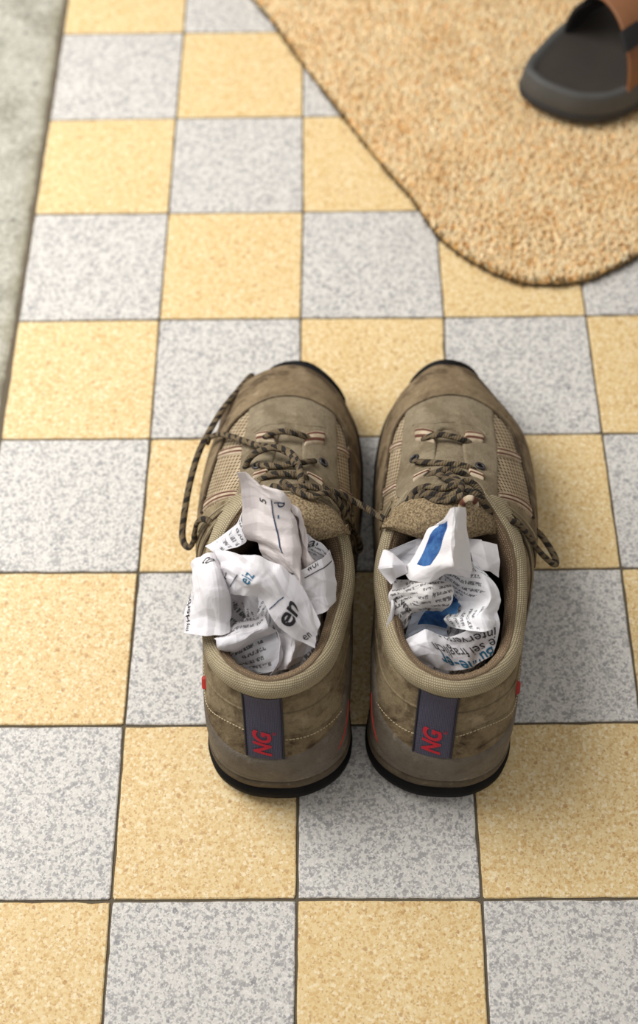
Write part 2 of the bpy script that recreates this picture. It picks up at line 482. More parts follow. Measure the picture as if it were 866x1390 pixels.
class Shoe:
    """collects the parts of one shoe; mirror=-1 builds the right one"""
    def __init__(s, name, loc, rz, mirror):
        s.root = empty(name, loc, rz); s.k = mirror
    def add(s, name, V, F, mat, parent=None, uv=None, smooth=True, warp=True):
        V = np.asarray(V, float).reshape(-1, 3) * .001
        f = np.clip((V[:, 1] - .222) / .04, 0, 1); f = f * f * (3 - 2 * f)
        if warp: V[:, 0] *= 1 + np.where(V[:, 0] < 0, (.2 if s.k > 0 else -.16) * f, 0)
        V[:, 0] *= s.k
        return mesh_obj(name, V, F, mat, parent or s.root, smooth, uv, flip=s.k < 0)
    def surf(s, name, u0, u1, v0, v1, nu, nv, mat, off=0, parent=None, uvs=1.0, closed=False):
        u = np.linspace(u0, u1, nu, endpoint=not closed); v = np.linspace(v0, v1, nv)
        U, W = np.meshgrid(u, v, indexing='ij')
        P = SO(U, W, np.full(U.shape, float(off)))
        d = np.linalg.norm(np.diff(P, axis=0), axis=2); su = np.concatenate([np.zeros((1, nv)), np.cumsum(d, 0)])[:, nv // 2]
        d = np.linalg.norm(np.diff(P, axis=1), axis=2); sv = np.concatenate([np.zeros((nu, 1)), np.cumsum(d, 1)], 1)
        uv = np.stack([P[..., 1] / 2.6 * uvs, sv / 3.6 * uvs], -1).reshape(-1, 2)
        return s.add(name, P, s.fix(grid_faces(nu, nv, closed)), mat, parent, uv)
    def fix(s, F):
        return F if SGN > 0 else F
    def patch(s, name, A, B, mat, off=1.2, nu=40, nv=14, parent=None, edge=.12, sink=.4, uvmode='mm', puff=0, ends=True):
        a = uvcurve(A, nu); b = uvcurve(B, nu)
        w_ = np.linspace(0, 1, nv)
        # denser rows near the edges
        w_ = .5 - .5 * np.cos(np.pi * w_)
        G = a[:, None] * (1 - w_)[None, :, None] + b[:, None] * w_[None, :, None]
        h = np.ones((nu, nv))
        ew = np.minimum(1, np.minimum(w_, 1 - w_) / edge)
        h *= np.sqrt(1 - (1 - ew)**2)[None]
        if ends:
            pp = np.linspace(0, 1, nu); ee = np.minimum(1, np.minimum(pp, 1 - pp) / (2.0 / nu))
            h *= np.sqrt(1 - (1 - ee)**2)[:, None]
        hh = -sink + (off + sink) * h + puff * np.sin(np.pi * w_)[None] * h
        P = SO(G[..., 0], G[..., 1], hh)
        if uvmode == 'mm':
            d = np.linalg.norm(np.diff(P, axis=0), axis=2); su = np.concatenate([np.zeros((1, nv)), np.cumsum(d, 0)]) * .001
            d = np.linalg.norm(np.diff(P, axis=1), axis=2); sv = np.concatenate([np.zeros((nu, 1)), np.cumsum(d, 1)], 1) * .001
            uv = np.stack([su, sv], -1)
        else:
            d = np.linalg.norm(np.diff(P, axis=0), axis=2); su = np.concatenate([np.zeros((1, nv)), np.cumsum(d, 0)]) * .001
            uv = np.stack([su, np.broadcast_to(w_[None], su.shape)], -1)
        F = grid_faces(nu, nv)
        # face outwards
        n = np.cross(P[nu // 2 + 1, nv // 2] - P[nu // 2, nv // 2], P[nu // 2, nv // 2 + 1] - P[nu // 2, nv // 2])
        if n @ (SGN * SN(G[nu // 2, nv // 2, 0], G[nu // 2, nv // 2, 1])) < 0: F = [f[::-1] for f in F]
        return s.add(name, P, F, mat, parent, uv.reshape(-1, 2))
    def cord(s, name, uvpts, r, mat, off=0, n=60, parent=None):
        g = uvcurve(uvpts, n)
        P = SO(g[:, 0], g[:, 1], np.full(n, off))
        V, F, UV = tube(P, r, r, 6, n)
        return s.add(name, V, F, mat, parent, UV * .001)
    def stitches(s, name, uvpts, off=1.2, step=2.6, parent=None, mat=None):
        g = uvcurve(uvpts, 400); P = SO(g[:, 0], g[:, 1], np.full(400, off))
        L = np.r_[0, np.cumsum(np.linalg.norm(np.diff(P, axis=0), axis=1))]
        parts = []
        for q in np.arange(0, L[-1] - step, step):
            i0, i1 = np.searchsorted(L, [q, q + step * .62])
            i1 = min(i1, 399); im = (i0 + i1) // 2
            nn = SGN * SN(g[im, 0], g[im, 1])
            parts.append(tube([P[i0] - nn * .3, P[im] + nn * .15, P[i1] - nn * .3], .32, .26, 5, 5))
        V, F, UV = join(parts)
        return s.add(name, V, F, mat or M_stitch, parent, UV)

# sole outline (mm), same start and direction as the upper
OUTL = np.array([(-1, 0), (-17, 2), (-31, 10.5), (-38.5, 24), (-40.5, 42), (-42.5, 68), (-46, 98), (-51.5, 126), (-55, 152), (-55.5, 176),
                 (-53.5, 202), (-48, 224), (-39, 243), (-28, 260), (-15.5, 273.5), (-4, 280), (4, 280), (17, 274.5), (30, 259), (38.5, 240), (43.5, 216),
                 (45, 192), (43.5, 165), (41, 135), (39, 105), (38, 75), (39, 48), (40, 30), (36.5, 18), (28, 8.5), (14, 1.5)], float)
def lift(y): return np.where(y > 190, 11 * ((y - 190) / 90)**2, 0) + np.where(y < 25, 3 * ((25 - y) / 25)**2, 0)

def ring_surface(outline, prof, n=240):
    """prof: list of (inset, z) functions of the outline -> rings"""
    O = catmull(outline, n, True)
    d = np.roll(O, -1, 0) - np.roll(O, 1, 0); d /= np.linalg.norm(d, axis=1)[:, None]
    nr = np.stack([-d[:, 1], d[:, 0]], 1)
    ctr = O.mean(0)
    if (nr[0] @ (O[0] - ctr)) < 0: nr = -nr
    rings = []
    for inset, z in prof:
        i = inset(O) if callable(inset) else inset
        P = O - nr * (np.asarray(i) * np.ones(n))[:, None]
        zz = (z(O) if callable(z) else z * np.ones(n))
        rings.append(np.c_[P, zz])
    return np.stack(rings, 1), O, nr

def build_shoe(name, loc, rz, k, label):
    sh = Shoe(name, loc, rz, k)
    tag(sh.root, label, 'shoe', 'pair of worn trekking shoes')
    # ---------------- outsole
    n = 240
    base = lambda O: lift(O[:, 1])
    heel = lambda O: np.clip((60 - O[:, 1]) / 60, 0, 1)
    R, O, nr = ring_surface(OUTL, [(14, lambda O: base(O) + 1.2), (2.2, lambda O: base(O)), (lambda O: .6 - 1.2 * heel(O), lambda O: base(O) + 1), (lambda O: -.4 - 1.8 * heel(O), lambda O: base(O) + 3.5), (lambda O: -.6 - 1.8 * heel(O), lambda O: base(O) + 6.5 + 4 * heel(O)), (.4, lambda O: base(O) + 9 + 5 * heel(O)), (4, lambda O: base(O) + 9.5 + 5 * heel(O))], n)
    m = R.shape[1]
    # tread lugs: notches cut into the rim
    s_ = np.arange(n); notch = ((s_ % 8) < 3)
    R[notch, 1:3, :2] -= nr[notch, None] * 2.0
    R[notch, 1, 2] += 1.4
    F = grid_faces(n, m, True)
    V = R.reshape(-1, 3); F += [tuple(i * m for i in range(n)), tuple(i * m + m - 1 for i in range(n))[::-1]]
    os_ = sh.add('outsole', V, F, M_rubber)
    # rubber toe guard at the tip, and the rubber climbing the inner ball of the foot
    for nm, ua, ub, hi_ in (('rubber_rand', 15.3, 18.6, 5), ('rubber_rand', 8.4, 9.9, 2.5)):
        g = np.linspace(ua, ub, 30)
        th = np.sin(np.pi * np.linspace(0, 1, 30)) ** .5
        K = per(KEYS, g); o2 = outF(g); P = []
        for i in range(len(g)):
            Fp = K[i, :3]; top = hi_ * th[i]; e_ = .5 + .5 * th[i]
            P.append([[Fp[0] + o2[i, 0] * off * e_, Fp[1] + o2[i, 1] * off * e_, Fp[2] + dz] for off, dz in
                      ((-1, -14), (2.2, -9), (3.0, -3), (2.9, top * .4), (2.3, top * .75), (1.4, top), (-.5, top - .3))])
        P = np.array(P)
        sh.add(nm, P, [f[::-1] for f in grid_faces(*P.shape[:2])], M_rubber)
    # ---------------- midsole
    ztop = lambda O: 28 + 7.5 * heel(O)**.7 - 4 * np.clip((O[:, 1] - 120) / 80, 0, 1) + lift(O[:, 1]) * .45 + 1.5 * np.sin(O[:, 1] / 11.0) * np.clip((O[:, 1] - 30) / 30, 0, 1) * np.clip((160 - O[:, 1]) / 30, 0, 1)
    zb = lambda O: lift(O[:, 1]) + 8.5 + 5 * heel(O)
    mixz = lambda f: (lambda O: zb(O) * (1 - f) + ztop(O) * f)
    fi = lambda a, b: (lambda O: a + b * heel(O))
    prof = [(1.4, mixz(0)), (-.1, mixz(.06)), (-.5, mixz(.25)), (-.3, mixz(.47)), (1.2, mixz(.50)), (2.4, mixz(.53)), (1.2, mixz(.56)), (.1, mixz(.58)),
            (fi(.1, .2), mixz(.66)), (fi(.4, .9), mixz(.78)), (fi(.6, 2.0), mixz(.93)), (fi(1.2, 2.8), mixz(.985)), (fi(2.4, 3.8), mixz(1)), (fi(5, 5), mixz(.97))]
    R, O, nr = ring_surface(OUTL, prof, n)
    m = R.shape[1]
    lo, hi = R[:, :7], R[:, 6:]
    sh.add('midsole', lo, grid_faces(n, 7, True), M_tpu2)
    sh.add('midsole_wall', hi, grid_faces(n, m - 6, True), M_tpu)
    # ---------------- insole
    O2 = catmull(OUTL, 80, True); c_ = np.array([-3, 140])
    I = np.c_[c_ + (O2 - c_) * np.array([.8, .93]), np.full(80, 34.0)]
    sh.add('insole', I, [tuple(range(80))[::-1]], M_insole, smooth=False)
    # ---------------- upper base (mesh cloth under the overlays)
    up = sh.surf('mesh_upper', 0, NK, 0, 1, 208, 28, M_mesh, 0, None, 1.0, closed=True)
    # ---------------- overlays
    gu = np.linspace(12.3, 15.3, 9) - (0 if k > 0 else .5)
    sh.patch('toe_guard', [(u, -.06) for u in gu], [(u, -.03 + .32 * math.sin(math.pi * i / 8) ** .8) for i, u in enumerate(gu)], M_rubber, 4.2, 40, 14, edge=.2, sink=.5)
    seam = [(5.6, .34), (6.8, .36), (7.9, .37), (9.0, .43), (9.9, .45), (10.5, .52), (11.1, .60), (11.8, .67), (12.6, .71), (13.8, .72), (14.5, .68), (15.1, .62), (15.87, .50), (16.5, .41), (17.2, .38), (18, .35), (19, .32), (20.4, .3)]
    sh.patch('toe_cap', [(u, -.02) for u, v in seam], seam, M_rand, 1.6, 150, 26, edge=.05, sink=.6)
    sh.cord('toe_seam', [(u, v + .004) for u, v in seam[1:-1]], .95, M_dark, 1.0, 150)
    vA = [(6.5, .95), (6.9, .87), (7.8, .75), (8.7, .69), (9.6, .66), (10.4, .62), (10.8, .56), (11.2, .57), (12.5, .68), (13.8, .70), (15.1, .60), (15.87, .49), (16.35, .52), (17, .55), (17.93, .58), (18.62, .6), (19.2, .72), (19.5, .93)]
    sh.patch('vamp', vA, [(u, 1.0) for u, v in vA], M_vamp, 1.2, 150, 22, edge=.06, sink=.5)
    # folded piece across the vamp just in front of the lacing
    fold = [(9.75, .76), (10.4, .82), (10.9, .88), (11.6, .93), (13.2, .955), (14.7, .93), (15.6, .84), (16.3, .66)]
    sh.cord('vamp_seam', fold, .7, M_vamp, 1.0, 90)
    # side panels
    q1 = [(2.4, .72), (3.2, .74), (4.2, .74), (5.2, .74), (6.1, .78), (6.75, .86)]
    sh.patch('side_panel', [(u, -.02) for u, v in q1], q1, M_suede, .9, 60, 16, edge=.06)
    q2 = [(19.0, .62), (19.8, .76), (20.8, .76), (21.8, .76), (22.8, .76), (23.6, .76)]
    sh.patch('side_panel', [(u, -.02) for u, v in q2], q2, M_suede, .9, 60, 16, edge=.06)
    for q in range(4):
        sh.cord('rib', [(6.55 - q * .28, .86 - .02 * q), (6.3 - q * .36, .62), (6.2 - q * .52, .38), (6.25 - q * .62, .16)], .75, (M_band, M_dark)[q % 2], .9, 40)
        sh.cord('rib', [(19.3 + q * .28, .66 + .03 * q), (19.5 + q * .36, .5), (19.6 + q * .5, .33), (19.5 + q * .6, .16)], .75, (M_band, M_dark)[q % 2], .9, 40)
    # striped tapes crossing the mesh windows
    for A, B in (([(9.0, .69), (8.95, .56), (8.87, .41)], [(8.62, .72), (8.62, .58), (8.6, .41)]),
                 ([(7.02, .86), (7.15, .6), (7.2, .36)], [(6.72, .92), (6.78, .63), (6.8, .36)]),
                 ([(16.92, .57), (17.0, .45), (17.1, .36)], [(17.2, .59), (17.24, .46), (17.32, .36)]),
                 ([(18.45, .62), (18.4, .45), (18.3, .3)], [(18.78, .64), (18.7, .46), (18.6, .3)])):
        sh.patch('striped_tape', A, B, M_tape, 1.2, 20, 10, uvmode='across', edge=.15)
    # heel: lower counter, upper counter panel
    hc = [(-5.2, .1), (-4.3, .2), (-3.5, .38), (-2.9, .47), (-2.35, .46), (-1.77, .39), (-1.05, .345), (-.3, .315), (.25, .30), (.78, .295), (1.43, .305), (2.2, .35), (2.9, .38), (3.5, .3), (4.4, .16), (5.2, .08)]
    sh.patch('heel_cradle', [(u, -.03) for u, v in hc], hc, M_tpu, 2.6, 110, 18, edge=.14, sink=.6)
    sh.patch('red_flash', [(-2.55, .36), (-2.2, .22), (-1.75, .06)], [(-2.47, .365), (-2.09, .22), (-1.67, .06)], M_redrub, 3.1, 16, 8, edge=.3)
    sh.patch('red_flash', [(2.5, .52), (2.46, .48), (2.42, .44)], [(2.62, .51), (2.58, .47), (2.52, .43)], M_redrub, 3.2, 16, 8, edge=.3)
    hs = [(-3.4, .40), (-2.4, .42), (-1.8, .46), (-.85, .5), (0, .54), (.8, .58), (1.4, .55), (2.0, .48), (2.7, .42), (3.4, .38)]
    sh.patch('heel_counter', [(u, -.02) for u, v in hs], hs, M_heel, 1.7, 80, 20, edge=.06)
    sh.stitches('stitching', [(u, v - .04) for u, v in hs], 1.8, 2.0)
    hp = [(-3.6, .79), (-3, .8), (-2, .84), (-1, .91), (0, .95), (1, .91), (2, .82), (3, .77), (3.6, .76)]
    sh.patch('heel_panel', [(u, .3) for u, v in hp], hp, M_suede, 1.0, 80, 20, edge=.06)
    sh.cord('piping', [(-3.3, .64), (-2.2, .66), (-1.1, .7), (0, .74), (1.1, .72), (2.2, .66), (3.3, .6)], .8, M_suede, 1.0, 80)
    # ---------------- collar: woven band rolling over the rim, mesh lining inside
    nu = 150
    u = np.linspace(-7.0, 7.0, nu)
    lowv = catmull([(0, .74), (1, .74), (2, .74), (3, .76), (4, .79), (5, .84), (6, .9), (7, .93), (8, .9), (9, .83), (10, .78), (11, .75), (12, .74), (13, .74), (14, .74)], nu)[:, 1]
    K = per(KEYS, u); T_ = K[:, 3:6]; o2 = outT(u)
    fade = np.clip((7.0 - np.abs(u)) / 1.6, 0, 1) ** .5 * .6 + .4
    rows = []
    for f in np.linspace(0, 1, 9):
        vv = lowv + (1 - lowv) * f
        rows.append(SO(u, vv, -.5 + (2.6 * math.sin(math.pi * min(1, f * 1.0 + .08) * .6)) * fade + .2))
    r0 = rows[-1]
    # arc over the rim
    start = r0; rad = 5.6 * fade
    cen = np.c_[start[:, :2] - o2 * rad[:, None], start[:, 2]]
    arc = lambda th: np.c_[cen[:, :2] + o2 * (rad * math.cos(th))[:, None], cen[:, 2] + rad * 1.05 * math.sin(th)]
    for th in np.linspace(.2, 1.75, 9): rows.append(arc(th))
    P = np.stack(rows, 1)
    def mmuv(P):
        d = np.linalg.norm(np.diff(P, axis=0), axis=2); su = np.concatenate([np.zeros((1, P.shape[1])), np.cumsum(d, 0)])
        su = np.broadcast_to(su[:, P.shape[1] // 2][:, None], su.shape)
        d = np.linalg.norm(np.diff(P, axis=1), axis=2); sv = np.concatenate([np.zeros((P.shape[0], 1)), np.cumsum(d, 1)], 1)
        return np.stack([su, sv], -1).reshape(-1, 2) * .001
    sh.add('collar_band', P, grid_faces(*P.shape[:2]), M_band, None, mmuv(P))
    rows = [arc(th) for th in np.linspace(1.72, 3.14, 8)]
    for (ins, dz) in ((-.3, -7), (.3, -14), (1.5, -24), (3, -36), (3.5, -50)):
        q = np.c_[cen[:, :2] - o2 * (rad - ins)[:, None], np.maximum(cen[:, 2] + dz, 34.5)]
        rows.append(q)
    P = np.stack(rows, 1)
    P += (npr.rand(*P.shape[:2])[..., None] - .5) * .5
    sh.add('collar_lining', P, grid_faces(*P.shape[:2]), M_lining, None, mmuv(P))
    seamrow = arc(1.74)
    V, F, UV = tube(seamrow, .55, .55, 6, nu)
    sh.add('collar_seam', V, F, M_lining, None, UV)
    # ---------------- tongue
    C = np.array([(1.5, 206, 69, 11, 1.2, 2), (1.5, 190, 78.5, 12, 1.6, 2), (2, 172, 88, 14, 2, 3), (2.5, 155, 97.5, 18, 2.6, 4), (3.5, 141, 105, 23, 4, 7), (5, 129, 111, 28, 6, 11),
                  (6.5, 119, 113.5, 30.5, 7, 14), (7.5, 111, 112, 31, 6.4, 15), (8, 107, 109, 30, 3.4, 15), (8, 106, 107, 28, .8, 14)], float)
    Cs = catmull(C, 60); a_ = np.linspace(0, 2 * np.pi, 36, endpoint=False); P = []
    tang = np.gradient(Cs[:, :3], axis=0); tang /= np.linalg.norm(tang, axis=1)[:, None]
    for i in range(60):
        cx_, cy_, cz_, hw, ht, dr = Cs[i]
        nrm = np.cross(tang[i], (1, 0, 0)); nrm = nrm if nrm[2] > 0 else -nrm
        xx_ = np.sign(np.cos(a_)) * np.abs(np.cos(a_)) ** .7
        th_ = np.sign(np.sin(a_)) * np.abs(np.sin(a_)) ** .8
        P.append(np.array([cx_, cy_, cz_]) + np.outer(xx_ * hw, (1, 0, 0)) + np.outer(th_ * ht - dr * xx_**2 , nrm))
    P = np.array(P)
    F = grid_faces(60, 36, False, True) + [tuple(range(36))[::-1], tuple(59 * 36 + i for i in range(36))]
    tg = sh.add('tongue', P[:34], [f for f in grid_faces(34, 36, False, True)], M_vamp, None, mmuv(P[:34]))
    F = grid_faces(28, 36, False, True) + [tuple(27 * 36 + i for i in range(36))[::-1]]
    tp = sh.add('tongue_padding', P[32:] , F, M_tongue, None, mmuv(P[32:]))
    # ---------------- lace loops and eyelets
    for A, B in (([(16.45, .70), (16.1, .82), (15.75, .96)], [(17.0, .74), (16.85, .86), (16.7, .99)]),
                 ([(9.65, .775), (10.1, .86), (10.6, .965)], [(9.1, .81), (9.3, .9), (9.5, .99)]),
                 ([(18.5, .86), (18.25, .92), (18.0, .99)], [(18.85, .91), (18.6, .95), (18.3, .995)]),
                 ([(7.75, .89), (7.95, .94), (8.15, .99)], [(7.42, .92), (7.6, .96), (7.75, 1.0)])):
        sh.patch('lace_loop', A, B, M_tape, 2.4, 16, 10, uvmode='across', edge=.15, puff=.8)
    for (eu, ev) in ((17.68, .77), (8.12, .885)):
        c0 = SO(eu, ev, np.array(1.3)); nn = SGN * SN(eu, ev)
        t1 = np.cross(nn, (0, 1, 0)); t1 /= np.linalg.norm(t1); t2 = np.cross(nn, t1)
        a_ = np.linspace(0, 2 * np.pi, 20, endpoint=False)
        ring = c0 + nn * .4 + 2.5 * (np.cos(a_)[:, None] * t1 + np.sin(a_)[:, None] * t2)
        V, F, UV = tube(ring, .85, .7, 8, 40, True, up=nn)
        ey = sh.add('eyelet', V, F, M_metal)
        disc = c0 + nn * .1 + 2.2 * (np.cos(a_)[:, None] * t1 + np.sin(a_)[:, None] * t2)
        sh.add('eyelet_hole', disc, [tuple(range(20))], M_rubber, ey)
    # ---------------- heel tab with red letters
    u0 = .17 if k > 0 else -.3
    du = .49
    vs = np.linspace(.30, .965, 20)
    tb = sh.patch('heel_tab', [(u0 - du, v) for v in vs], [(u0 + du, v) for v in vs], M_navy, 2.4, 24, 12, edge=.04, sink=.2, ends=False)
    for sg in (-1, 1):
        sh.cord('tab_edge', [(u0 + sg * du * .97, v) for v in vs], .55, M_navyedge, 2.3, 40, tb)
    for q, (body, aa, bb, sz) in enumerate((('NG', 1.6, -3.2, 12.0), ('\u00ae', 17.6, -6.2, 3.0))):
        TV, TF = text_mesh(body, sz, shear=.25 if q == 0 else 0, bold=.035 if q == 0 else 0)
        TV[:, 0] *= .95
        # text runs up the heel; its top points to the left as seen from behind
        uu = u0 + (TV[:, 1] + bb) / 19.5 * (1 if k > 0 else -1)
        vv = .31 + (TV[:, 0] + aa) / 74.0
        P = SO(uu, vv, np.full(len(uu), 2.75))
        n_ = np.cross(P[TF[0][1]] - P[TF[0][0]], P[TF[0][2]] - P[TF[0][0]])
        sh.add('red_letters', P, TF, M_red, tb, smooth=False)
    return sh

def text_mesh(body, size, shear=0, sub=1, bold=0):
    cu = bpy.data.curves.new('t', 'FONT'); cu.body = body; cu.size = 1.0; cu.shear = shear; cu.offset = bold
    cu.resolution_u = 4
    o = bpy.data.objects.new('t', cu); COL.objects.link(o)
    dg = bpy.context.evaluated_depsgraph_get()
    me = o.evaluated_get(dg).to_mesh()
    bm = bmesh.new(); bm.from_mesh(me)
    bmesh.ops.triangulate(bm, faces=bm.faces[:])
    for _ in range(sub):
        es = [e for e in bm.edges if e.calc_length() > .12]
        if es: bmesh.ops.subdivide_edges(bm, edges=es, cuts=1)
        bmesh.ops.triangulate(bm, faces=bm.faces[:])
    V = np.array([v.co[:] for v in bm.verts]) * size; bm.verts.index_update()
    F = [tuple(v.index for v in f.verts) for f in bm.faces]
    bm.free(); o.evaluated_get(dg).to_mesh_clear()
    bpy.data.objects.remove(o); bpy.data.curves.remove(cu)
    return V, F
#==SHOE2==
shoeL = build_shoe('trekking_shoe', (-.0105, .0565, 0), math.radians(-1.742), 1, 'worn taupe left shoe, crumpled newspaper flap standing out of its opening')
shoeR = build_shoe('trekking_shoe', (.0785, .0567, 0), math.radians(-4.185), -1, 'worn taupe right shoe, newspaper with a blue picture inside its opening')

# ------------------------------------------------------------------ laces
def to_local(sh, W):
    W = np.asarray(W) - np.array(sh.root.location)
    a_ = sh.root.rotation_euler[2]; c_, s_ = math.cos(a_), math.sin(a_)
    R_ = np.array([[c_, -s_, 0], [s_, c_, 0], [0, 0, 1]])
    L = W @ R_ * 1000
    L[:, 0] *= sh.k
    return L
LW = 2.05
def lace(sh, pts, name='lace', ends=(0, 0), ra=LW, rb=1.4):
    W = np.array([at(x, y, z) for x, y, z in pts])
    n = max(24, int(len(pts) * 12))
    tp = np.ones(n)
    for i in range(3):
        if ends[0]: tp[i] = (.5, .75, .92)[i]
        if ends[1]: tp[-1 - i] = (.5, .75, .92)[i]
    V, F, UV = tube(to_local(sh, W), ra, rb, 10, n, taper=tp)
    UV = UV * np.array([.001, 1])
    return sh.add(name, V, F, M_lace, None, UV, warp=False)
c1 = lambda L: [(220 + x / 2.887, 480 + y / 2.887, z) for x, y, z in L]
c2 = lambda L: [(480 + x / 2.887, 480 + y / 2.887, z) for x, y, z in L]
# right shoe
for pts in ([(270, 335, .080), (300, 324, .085), (340, 317, .087), (390, 326, .087), (430, 338, .086), (465, 352, .081)],
            [(238, 420, .087), (265, 424, .094), (320, 428, .097), (370, 432, .098), (430, 440, .097), (465, 452, .095), (484, 458, .089)],
            [(262, 492, .096), (300, 474, .102), (345, 458, .104), (390, 455, .104), (425, 468, .103), (455, 488, .098)],
            [(200, 610, .104), (215, 580, .110), (240, 540, .113), (285, 522, .115), (340, 528, .117), (400, 515, .118), (440, 500, .117), (480, 520, .115), (505, 570, .113), (518, 640, .107)],
            [(235, 570, .112), (290, 548, .118), (350, 556, .120), (400, 548, .121), (425, 520, .119), (400, 490, .115), (370, 470, .110)],
            [(330, 470, .108), (380, 500, .115), (440, 530, .119), (490, 560, .117), (520, 600, .111), (540, 650, .102)],
            [(250, 530, .112), (310, 570, .119), (370, 575, .121), (430, 555, .122)]):
    lace(shoeR, c2(pts))
lace(shoeR, c2([(545, 672, .094), (575, 662, .098), (610, 654, .098), (645, 668, .093), (680, 705, .083), (720, 765, .066), (765, 812, .053), (790, 826, .048), (788, 796, .045), (755, 740, .046), (722, 700, .05), (700, 690, .052)]), 'lace_bow')
_W = np.array([at(x, y, z) for x, y, z in c2([(420, 612, .119), (430, 582, .124), (452, 566, .127), (474, 574, .126), (482, 600, .121)])])
V, F, UV = tube(to_local(shoeR, _W), 1.9, .8, 10, 30)
UV = np.stack([UV[:, 1] * .01, UV[:, 0] / UV[:, 0].max()], 1)
shoeR.add('lace_keeper', V, F, M_tape, None, UV, warp=False)
# left shoe
for pts in ([(400, 330, .082), (430, 312, .087), (475, 305, .089), (520, 312, .089), (575, 330, .083)],
            [(372, 432, .089), (400, 438, .097), (450, 440, .1), (510, 432, .101), (560, 424, .099), (597, 420, .09)],
            [(375, 500, .098), (410, 480, .104), (460, 470, .107), (520, 475, .107), (570, 490, .102)],
            [(325, 450, .087), (340, 415, .093), (370, 388, .097), (420, 370, .103), (470, 372, .106), (510, 395, .109), (535, 440, .112), (545, 500, .115), (560, 560, .116)],
            [(430, 520, .109), (480, 525, .114), (540, 522, .116), (600, 525, .115), (660, 550, .110), (705, 600, .101), (718, 645, .092)],
            [(470, 500, .11), (530, 540, .117), (590, 560, .118), (640, 545, .113), (690, 560, .104), (725, 605, .093), (730, 655, .082)]):
    lace(shoeL, c1(pts))
lace(shoeL, c1([(225, 690, .074), (200, 668, .08), (165, 648, .08), (138, 662, .072), (128, 700, .06), (122, 738, .05), (104, 760, .043), (84, 738, .041), (80, 690, .042), (93, 590, .045), (113, 490, .048), (143, 390, .05), (185, 305, .051), (240, 215, .049), (295, 148, .043), (335, 100, .035), (356, 80, .031)]), 'lace_end', (0, 1))
lace(shoeL, c1([(178, 350, .047), (190, 328, .053), (225, 316, .062), (270, 324, .072), (320, 342, .081), (370, 358, .089), (420, 365, .097), (470, 378, .104), (505, 400, .109), (525, 440, .112)]), 'lace_end')
lace(shoeL, c1([(700, 600, .1), (735, 650, .085), (758, 700, .066), (775, 745, .052), (770, 772, .046), (748, 770, .046), (738, 730, .05), (742, 690, .058)]), 'lace_bow')
lace(shoeL, c1([(640, 532, .112), (690, 545, .107), (740, 572, .1), (790, 600, .097), (840, 632, .097), (875, 652, .0985)]), 'lace_end', (0, 1))

# ------------------------------------------------------------------ bath mat
t = NT('mat_pile', .95, .1)
at_ = t.node('ShaderNodeAttribute', attribute_name='tuft').outputs['Fac']
po = t.pos(); big = t.noise(po, 26, 3)
c = t.mix(t.ramp(at_, 0, .55), srgb(242, 217, 168), srgb(248, 233, 198))
c = t.mix(t.ramp(at_, .62, .95), c, srgb(236, 186, 120))
c = t.mix(t.math('MULTIPLY', t.math('GREATER_THAN', at_, .97), .6), c, srgb(150, 100, 56))
c = t.mix(t.math('MULTIPLY', t.ramp(big, .45, .7), .35), c, srgb(238, 200, 140))
t.color(c); M_pile = t.m
t = NT('mat_backing', .95, .05); t.color(srgb(196, 156, 98)); M_back = t.m
t = NT('mat_binding', .9, .1); po = t.pos(); t.color(t.mix(t.noise(po, 300), srgb(52, 45, 36), srgb(104, 90, 68))); M_bind = t.m
mat_vis = [(-.205, 1.03), (-.12, .874), (-.042, .736), (-.025, .706), (.001, .654), (.017, .624), (.039, .583), (.061, .543), (.082, .509), (.092, .487), (.102, .469), (.122, .448),
           (.148, .431), (.168, .426), (.2, .428), (.227, .441), (.242, .451), (.32, .503), (.43, .575), (.52, .64), (.55, .69), (.53, .75), (.3, 1.1), (.25, 1.15), (.1, 1.17), (-.1, 1.12), (-.19, 1.08)]
mat = empty('bath_mat', (.2, .8, 0))
tag(mat, 'yellowish shaggy bath mat with a dark bound edge on the tiles', 'mat')
MO = catmull(mat_vis, 520, True) - np.array([.2, .8])
dd = np.roll(MO, -1, 0) - np.roll(MO, 1, 0); dd /= np.linalg.norm(dd, axis=1)[:, None]
mn = np.stack([dd[:, 1], -dd[:, 0]], 1)
if (mn[10] @ (MO[10] - MO.mean(0))) < 0: mn = -mn
n = len(MO)
rings = [np.c_[MO, np.full(n, .0002)], np.c_[MO, np.full(n, .003)], np.c_[MO - mn * .002, np.full(n, .0038)]]
V = np.stack(rings, 1)
mesh_obj('backing', V, grid_faces(n, 3, True) + [tuple(i * 3 + 2 for i in range(n))], M_back, mat, smooth=False)
parts = []
P3 = np.c_[MO, np.full(n, .0022)]
jit = npr.normal(0, .0003, (n, 1))
parts.append(tube(P3 + np.c_[mn * jit, np.zeros(n)], .0007, .0014, 6, n, True))
# overcast stitches around the edge
Ld = np.r_[0, np.cumsum(np.linalg.norm(np.diff(MO, axis=0), axis=1))]
for q in np.arange(0, Ld[-1], .0042):
    i = int(np.searchsorted(Ld, q)) % n
    if npr.rand() < .4 + .3 * math.sin(q * 61): continue
    p0 = P3[i]; nn = np.r_[mn[i], 0]; tt = np.r_[dd[i], 0]
    sl = npr.uniform(-.0015, .0015)
    parts.append(tube([p0 + nn * .0017 + (0, 0, -.0012), p0 + nn * .0012 + (0, 0, .002), p0 - nn * .003 + tt * sl + (0, 0, .0042)], .0005, .0005, 5, 6))
V, F, UV = join(parts)
mesh_obj('binding', V, F, M_bind, mat)
